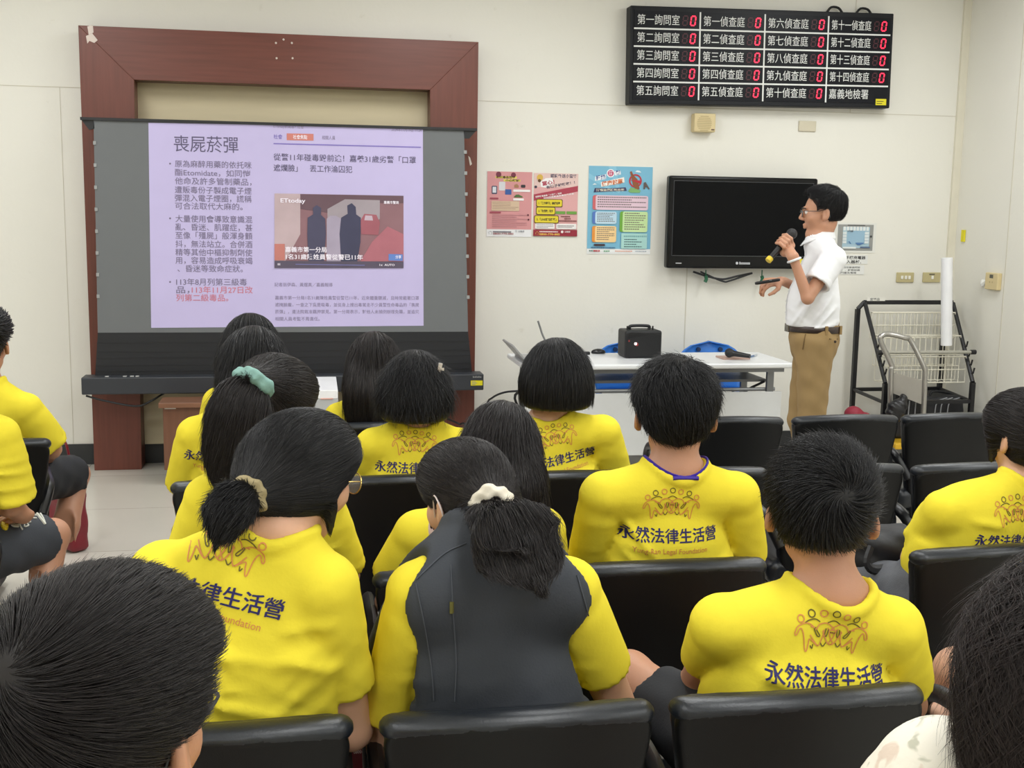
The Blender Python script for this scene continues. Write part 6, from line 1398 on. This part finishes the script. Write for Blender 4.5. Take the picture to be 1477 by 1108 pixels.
# black bag on her lap
p = at(1284, 792, 3.06); e = empty('shoulder_bag', (p[0], p[1], .5), 'black soft bag on the lap of the right-edge girl in yellow', 'bag')
F = solid([rbox(p+A(0, .03, -.02), (.125, .09, .075), rotm(8, 0, 4), .045)], .008, warp=lambda X, Y, Z: (.007*np.sin(X*42+Z*30)*np.sin(Z*50+Y*20)).astype(np.float32)); o = link('bag_body', npmesh('b', *F.mesh()), BAG, e)
m = MB(); m.tube(bez([at(1256, 790, 2.97), at(1250, 812, 2.95), at(1262, 822, 2.95), at(1300, 818, 2.96)], 14), .009, 6, squash=1.8); m.build('strap', BAG, e)
# --- bare-legged girl right of the whorled boy
P = seated('girl in white shorts sitting sideways with bare crossed legs, right end of the nearest row', A(1.62, 2.1, 1.05), (20, 0, 0), A(1.62, 2.06, .95), A(1.47, 2.05, .87), A(1.77, 2.05, .87), A(1.58, 2.06, .585), male=False, fold_seed=25,
    L=dict(elbow=A(1.44, 2.12, .64), wrist=A(1.55, 2.32, .6)), knees=[at(1380, 966, 2.3), at(1362, 1045, 2.24)], ankles=[at(1300, 1120, 2.5), at(1250, 1100, 2.45)], bottoms=dict(m=mat('shorts_white', (226, 226, 222), rough=.85), to=.6))
hair_long(P['H'], P['root'], HAIRB, [P['H'](0, -.04, 0), P['H'](0, -.08, -.1), P['H'](0, -.09, -.2)], (.095, .09, .07), .5, seed=131, N=1500, L=.16, r=.0015, h=.008)
# --- left edge boys
P = seated('boy in yellow T-shirt and black shorts cut off by the left edge, front row', at(-24, 498, 4.53), (0, 0, 0), at(-28, 552, 4.5), at(-95, 592, 4.48), at(36, 592, 4.48), A(-1.12, 4.52, .585), fold_seed=27, hs=.009, h=.009,
    R=dict(elbow=at(74, 648, 4.56), wrist=at(60, 668, 4.8), sleeve=(.17, .066, .075)), knees=[None, at(110, 684, 4.9)], ankles=[None, A(-.93, 4.55, .09)], bottoms=dict(m=SHORTS, to=.92))
short_hair(P['H'], P['root'], HAIRB, t=.022, h=.007, N=2500, L=.05, r=.0016, seed=141)
DSH = mat('shorts_charcoal', (58, 62, 70), rough=.85, var=.1, bump=.2, bscale=200)
P = seated('boy in printed charcoal shorts at the left edge, nearer of the two there', at(-72, 512, 3.6), (0, 0, 0), at(-66, 585, 3.58), at(-130, 632, 3.56), at(-4, 632, 3.56), A(-1.05, 3.6, .585), fold_seed=29, hs=.008,
    R=dict(elbow=at(14, 728, 3.6), wrist=at(34, 744, 3.68), hand=(A(-.7, .6, -.25), A(-.1, .1, 1), A(-.7, -.7, 0), .8), sleeve=(.19, .068, .078)), knees=[None, at(76, 772, 3.9)], ankles=[None, A(-.84, 3.62, .09)], bottoms=dict(m=DSH, to=.86))
short_hair(P['H'], P['root'], HAIRB, t=.022, h=.007, N=2500, L=.05, r=.0014, seed=151)
cir = lambda cx, cy, rx, ry: [(cx+rx*math.cos(a), cy+ry*math.sin(a)) for a in np.linspace(0, 6.28, 9)]
cloth_marks(P, P['bottom'], [(cir(24, 752, 6, 6), .003), (cir(24, 752, 3, 3), .002), ([(14, 746), (17, 758), (26, 760)], .004), ([(28, 748), (38, 743), (52, 744)], .003), ([(30, 752), (40, 748), (52, 748)], .003), ([(51, 738), (58, 748), (65, 757)], .004), ([(56, 738), (62, 748), (65, 756)], .003), ([(36, 752), (35, 760), (41, 758), (38, 755), (44, 753)], .0025), ([(28, 758), (32, 765)], .0025)], 'shorts_print', mat('print_white', (214, 214, 206), rough=.7))
cloth_marks(P, P['bottom'], [(cir(6, 758, 2.5, 5), .008)], 'shorts_badge', mat('badge_yellow', (232, 206, 40), rough=.6))
# --- nearest heads, cut by the lower edge
P = seated('boy with short dark hair nearest of all, cut off at the lower left corner', at(142, 1058, 1.03), (-24, -6, 2), at(150, 1195, .99), at(-50, 1300, .97), at(360, 1300, .97), A(-.17, .95, .585), fold_seed=31, ear_out=.004)
H = P['H']
short_hair(H, P['root'], HAIRD, whorl=(-.012, -.097, .078), t=.02, h=.004, N=42000, L=.06, lift=.005, r=.00025, nape=-.07, seed=161, over_ear=.01, swirl=.35, wob=.06, fly=.15, full=1.2)
glasses(H, P['root'], lens=False)
FLOR = mat('blouse_cream', (232, 226, 212), rough=.8, var=.03, scale=20, bump=.2, bscale=120)
def floral(m):
    N = m.node_tree.nodes; K = m.node_tree.links; b = N['Principled BSDF']; prev = b.inputs['Base Color'].links[0].from_socket; tc = N.new('ShaderNodeTexCoord')
    for sc, col, lo in ((14, (150, 152, 128), .6), (19, (206, 178, 160), .62), (26, (120, 126, 130), .66)):
        no = N.new('ShaderNodeTexNoise'); no.inputs['Scale'].default_value = sc; no.inputs['Detail'].default_value = 3; no.inputs['Distortion'].default_value = 1.5
        mp = N.new('ShaderNodeMapping'); mp.inputs['Location'].default_value = (sc, 0, 3); K.new(tc.outputs['Object'], mp.inputs[0]); K.new(mp.outputs[0], no.inputs['Vector'])
        rp = N.new('ShaderNodeMapRange'); rp.inputs['From Min'].default_value = lo; rp.inputs['From Max'].default_value = lo+.05; rp.inputs['To Max'].default_value = .6; K.new(no.outputs[0], rp.inputs[0])
        mx = N.new('ShaderNodeMix'); mx.data_type = 'RGBA'; K.new(rp.outputs[0], mx.inputs[0]); K.new(prev, mx.inputs[6]); mx.inputs[7].default_value = (*lin(col), 1); prev = mx.outputs[2]
    K.new(prev, b.inputs['Base Color'])
floral(FLOR)
P = seated('woman in cream floral blouse with long wavy dark hair, lower right corner', at(1612, 935, 1.12), (4, -4, 0), at(1535, 1068, 1.09), at(1362, 1142, 1.07), at(1715, 1142, 1.07), A(.86, 1.05, .585), male=False, shirt=FLOR, fold_seed=33, width=1.02,
    L=dict(elbow=at(1262, 1300, 1.1), sleeve=(.2, .078, .1)), R=dict(sleeve=(.2, .085, .1)), amp=.006, collar=False)
hair_long(P['H'], P['root'], mat('hair_warm_brown', (40, 31, 29), rough=.45, var=.1, island=.5, spec=.4), [P['H'](-.01, -.04, 0), at(1585, 925, 1.02), at(1545, 985, 1.0), at(1532, 1045, .99), at(1540, 1085, .99)], (.09, .092, .09, .075, .05), .6, t=.024, seed=171, N=24000, L=.2, r=.0003, h=.005, wob=.6, fly=.15, lift=.012, steps=14)
# ------------------------------------------------------------------ the standing speaker
TAN = mat('trouser_tan', (150, 124, 82), rough=.85, var=.06, bump=.15, bscale=200); WSH = mat('shirt_white', (236, 237, 240), rough=.8, var=.015, bump=.1, bscale=140, spec=.2)
ma, mb_ = at(1144.5, 334.5, 5.60), at(1109, 375, 5.56); md = nrm(mb_-ma)
sl_, sr_ = at(1201, 374, 5.545), at(1192, 374, 5.86); nk = at(1182, 346, 5.7); hp = at(1174, 487, 5.7)
wl = at(1144, 371, 5.50); el_ = at(1165, 430, 5.47); wr_ = at(1127, 405, 5.80); er_ = at(1172, 424, 5.90)
def grip(ax, d, wrist):
    cam_ = nrm(A(0, -1, 0)-d*(A(0, -1, 0) @ d)); rp = nrm(np.cross(d, cam_)); rp = rp if rp[0] > 0 else -rp
    D = lambda th: rp*math.cos(rad(th))+cam_*math.sin(rad(th)); R0 = .0185; P = []
    pc0, pc1 = ax+d*.058+D(0)*(R0+.012), ax+d*.115+D(0)*(R0+.012)
    P += [(cap(wrist, (pc0+pc1)/2+D(0)*.008, .026, .03), .02), (cap(pc0, pc1, .017, .018), .015), (cap(pc0+D(30)*.01, pc1+D(30)*.01, .015, .016), .012)]
    for i in range(4):
        c = ax+d*(.052+.0195*i); L_ = (170, 185, 180, 160)[i]
        q = [c+D(20+L_*t)*(R0+.0105+.004*math.sin(math.pi*t)) for t in (0, .38, .7, 1)]
        for j in range(3): P.append((cap(q[j], q[j+1], .0102-.0008*j, .0096-.0008*j), .004))
    t0 = pc0+D(0)*.004; t1 = ax+d*.045+D(-50)*(R0+.011); t2 = ax+d*.03+D(-95)*(R0+.009)
    P += [(cap(t0+d*.03, t1, .013, .0115), .01), (cap(t1, t2, .0112, .0085), .004)]
    return P
D_GRIP += grip(ma, md, wl)
SPK = seated('man in white shirt and tan trousers standing with a microphone, facing the screen', at(1187, 308, 5.7), (70, -5, 0), nk, sl_, sr_, hp, hk=1.0, no_shirt=True, on_seat=False, h=.0042, group='standing speaker',
    L=dict(elbow=el_, wrist=wl, hand='grip'), R=dict(elbow=er_, wrist=wr_, hand=(A(-1, -.1, -.12), A(-.25, -.45, 1), A(-.1, -1, -.4), 1.05, 1.0, .9)),
    knees=[hp+A(-.03, -.09, -.45), hp+A(.0, .1, -.45)], ankles=[A(hp[0]-.03, hp[1]-.09, .085), A(hp[0]+.08, hp[1]+.1, .085)], bottoms=dict(m=TAN, to=2, k=1.19), width=.84)

H = SPK['H']; root = SPK['root']; r, u, f = SPK['r'], SPK['u'], SPK['f']
short_hair(H, root, HAIRB, whorl=(0, -.08, .09), t=.017, h=.004, N=9000, L=.04, lift=.005, r=.0005, nape=-.04, seed=201, full=1., front=.4, fr_top=.05)
eyes(H, root); glasses(H, root, mat('glasses_silver', (96, 98, 102), rough=.25, metal=.8))
zb = at(1171, 470, 5.7)[2]
# white shirt: blouses over the belt, open collar, short sleeves, placket
chest = nk-u*.2+f*.012; wst = A(hp[0]-.004, hp[1], zb+.03)
T = [(ecap(wst+f*.008, wst+u*.1+f*.008, .158, .16, r, .84, .78), .03), (ecap(wst+u*.1+f*.008, chest-f*.01, .16, .148, r, .76, .64), .04), (ecap(chest-f*.01, nk-u*.085-f*.006, .148, .095, r, .62), .04),
     (cap(sl_-u*.004, sr_-u*.004, .055), .035), (cap(nk-u*.018, sl_, .066, .056), .035), (cap(nk-u*.018, sr_, .066, .056), .035)]
subs = []
for sh, el, ln in ((sl_, el_, .165), (sr_, er_, .165)):
    d = nrm(el-sh); e_ = sh+d*ln; T.append((slab(e_, d, cap(sh, sh+d*(ln+.05), .066, .066)), .014)); subs.append(slab(e_-d*.03, -d, cap(e_-d*.1, e_+d*.1, .054))); T.append((slab(e_, d, slab(e_-d*.028, -d, cap(sh, e_+d*.05, .069))), .003))
F = Field(*bounds([p[0] for p in T], .03), .006)
for p in T: F.add(*p)
F.warp(folds(f, u, r, chest-u*.1, 5, .009, spots=[((-.02, .06), (.09, -.14), .01, .011), ((-.08, .02), (.02, -.14), .011, .011), ((.0, .1), (.1, -.05), .01, .01), ((-.1, -.13), (.1, -.17), .01, .012), ((-.1, -.04), (.0, -.16), .009, .01), ((.04, -.02), (.12, -.15), .009, .01)]))
for p in subs: F.sub(p, .003)
cn = nrm(nrm(H(0, -.02, -.05)-nk)+u*.4-f*.1)
F.sub(slab(nk-cn*.02, -cn, cap(nk-cn*.1, nk+cn*.3, .061)), .004)
F.cut(A(0, 0, zb), (0, 0, -1), .01)
SHT = link('shirt', npmesh('shirt', *F.mesh()), WSH, root, 'white short-sleeved shirt')
s1, s2 = frame_of(cn, f)                       # s2 forward-ish, s1 sideways
ring = lambda a, R_, h_: nk+(r*math.sin(a)+f*math.cos(a))*R_+cn*h_
for s_ in (-1, 1):
    P_ = np.zeros((13, 5, 3))
    for i, a in enumerate(np.linspace(rad(14), rad(180), 13)):
        fr = max(0, 1-(a-rad(14))/rad(70)); dp = .036+.02*fr
        for j, t in enumerate(np.linspace(0, 1, 5)): P_[i, j] = ring(s_*a, .06+.02*t+.006*fr, .042-dp*t-.02*fr)
    m = MB(); m.grid(P_); o = m.build('shirt_collar', WSH, SHT, smooth=True); md_ = o.modifiers.new('s', 'SOLIDIFY'); md_.thickness = .004
Qs = np.array(bez([nk+f*.075-u*.03, chest+f*.13, wst+u*.12+f*.17, wst+f*.13], 30))
for _ in range(16): dd = F.sample(Qs); Qs = Qs-F.grad(Qs)*np.clip(dd-.001, -.01, .01)[:, None]
MB().tube(list(Qs), .012, 6, squash=.25, hint=tuple(f)).build('placket', WSH, SHT)
m = MB()
for i in (4, 10, 16, 22, 27):
    if i < len(Qs): g_ = F.grad(Qs[i:i+1])[0]; m.cyl(Qs[i]+g_*.003, Qs[i]+g_*.0055, .0055, n=10)
m.build('shirt_button', mat('button_pearl', (214, 214, 210), rough=.3), SHT)
# belt
m = MB(); B0 = at(1171, 474, 5.7); pr = []
for a in np.linspace(0, 2*math.pi, 48, endpoint=False): pr.append(A(hp[0], hp[1], B0[2])+(r*math.cos(a)*.166+f*math.sin(a)*.132))
zz = .0165
V = [];
for p in pr: V.append(p)
lo = [p-A(0, 0, zz) for p in pr]; hi = [p+A(0, 0, zz) for p in pr]; n = len(pr)
m.add(lo+hi, [(i, (i+1) % n, n+(i+1) % n, n+i) for i in range(n)]); BELT = m.build('belt', mat('belt_brown', (52, 38, 34), rough=.45), root, 'dark brown leather belt', smooth=True); md_ = BELT.modifiers.new('s', 'SOLIDIFY'); md_.thickness = .008
q = A(hp[0], hp[1], B0[2])+f*.138; MB().obox(q, A(.005, .024, .021), np.eye(3)).build('buckle', mat('buckle_steel', (150, 146, 138), rough=.25, metal=.8), BELT, bevel=.003)
for a in (-115, -50, -20, 200):
    p = A(hp[0], hp[1], B0[2])+(r*math.cos(rad(a))*.171+f*math.sin(rad(a))*.137); MB().obox(p, A(.006, .006, .022), np.eye(3)).build('belt_loop', TAN, BELT)
# trouser seat, pocket slit and button
tro = SPK['bottom']
bv = BVHTree.FromPolygons([tuple(v.co) for v in tro.data.vertices], [tuple(p.vertices) for p in tro.data.polygons])
def on_trousers(px, py):
    d = Vector(ray(px, py)).normalized(); h = bv.ray_cast(Vector(CAMP), d); return None if h[0] is None else np.array(h[0]+h[1]*.0015)
m = MB()
for L_ in ([(1162, 482), (1160, 492), (1158, 504)], [(1196, 489), (1208, 489)]):
    Q = [on_trousers(*p) for p in L_]; Q = [q for q in Q if q is not None]
    if len(Q) > 1: m.tube(bez(Q, 8), .003, 5)
if m.V: m.build('pocket_seam', mat('seam_brown', (112, 88, 54), rough=.9), tro)
q = on_trousers(1204, 493)
if q is not None: MB().cyl(q, q+A(0, -.003, 0), .007, n=10).build('pocket_button', mat('button_dark', (46, 34, 26), rough=.4), tro)
# bracelet, microphone, pointer
w_ = wl+(el_-wl)*.07; d = nrm(el_-wl); s1, s2 = frame_of(d); MB().tube([w_+(s1*math.cos(a)+s2*math.sin(a))*.031 for a in np.linspace(0, 2*math.pi, 24, endpoint=False)], .006, 8, closed=True).build('bracelet', mat('bracelet_white', (226, 228, 230), rough=.3), root, 'white bracelet', smooth=True)
e = empty('microphone', ma+md*.1-A(0, 0, .1), "black microphone with yellow base ring held at the standing man's mouth", 'microphone', 'handheld microphones')
mic(e, ma-md*.012, mb_, mat('mic_mesh', (28, 28, 30), rough=.5, bump=.5, bscale=500), mat('mic_body', (22, 22, 25), rough=.4))
MB().cyl(mb_-md*.016, mb_+md*.008, .0165, n=20).build('base_ring', mat('ring_yellow', (226, 196, 50), rough=.4), e, 'yellow base ring', bevel=.003)
a, b = at(1089, 409, 5.765), at(1125, 403.5, 5.74); e = empty('laser_pointer', (a+b)/2-A(0, 0, .01), "slim black laser pointer held in the standing man's lowered hand", 'pointer')
MB().tube([a, a+(b-a)*.08, b-(b-a)*.08, b], [.006, .0085, .0085, .006], 12).build('barrel', mat('mic_body', (22, 22, 25)), e, smooth=True)
p = a+(b-a)*.6; MB().obox(p+A(0, -.006, .006), A(.006, .003, .003), np.eye(3)).build('button', mat('button_grey', (110, 110, 114), rough=.4), e)
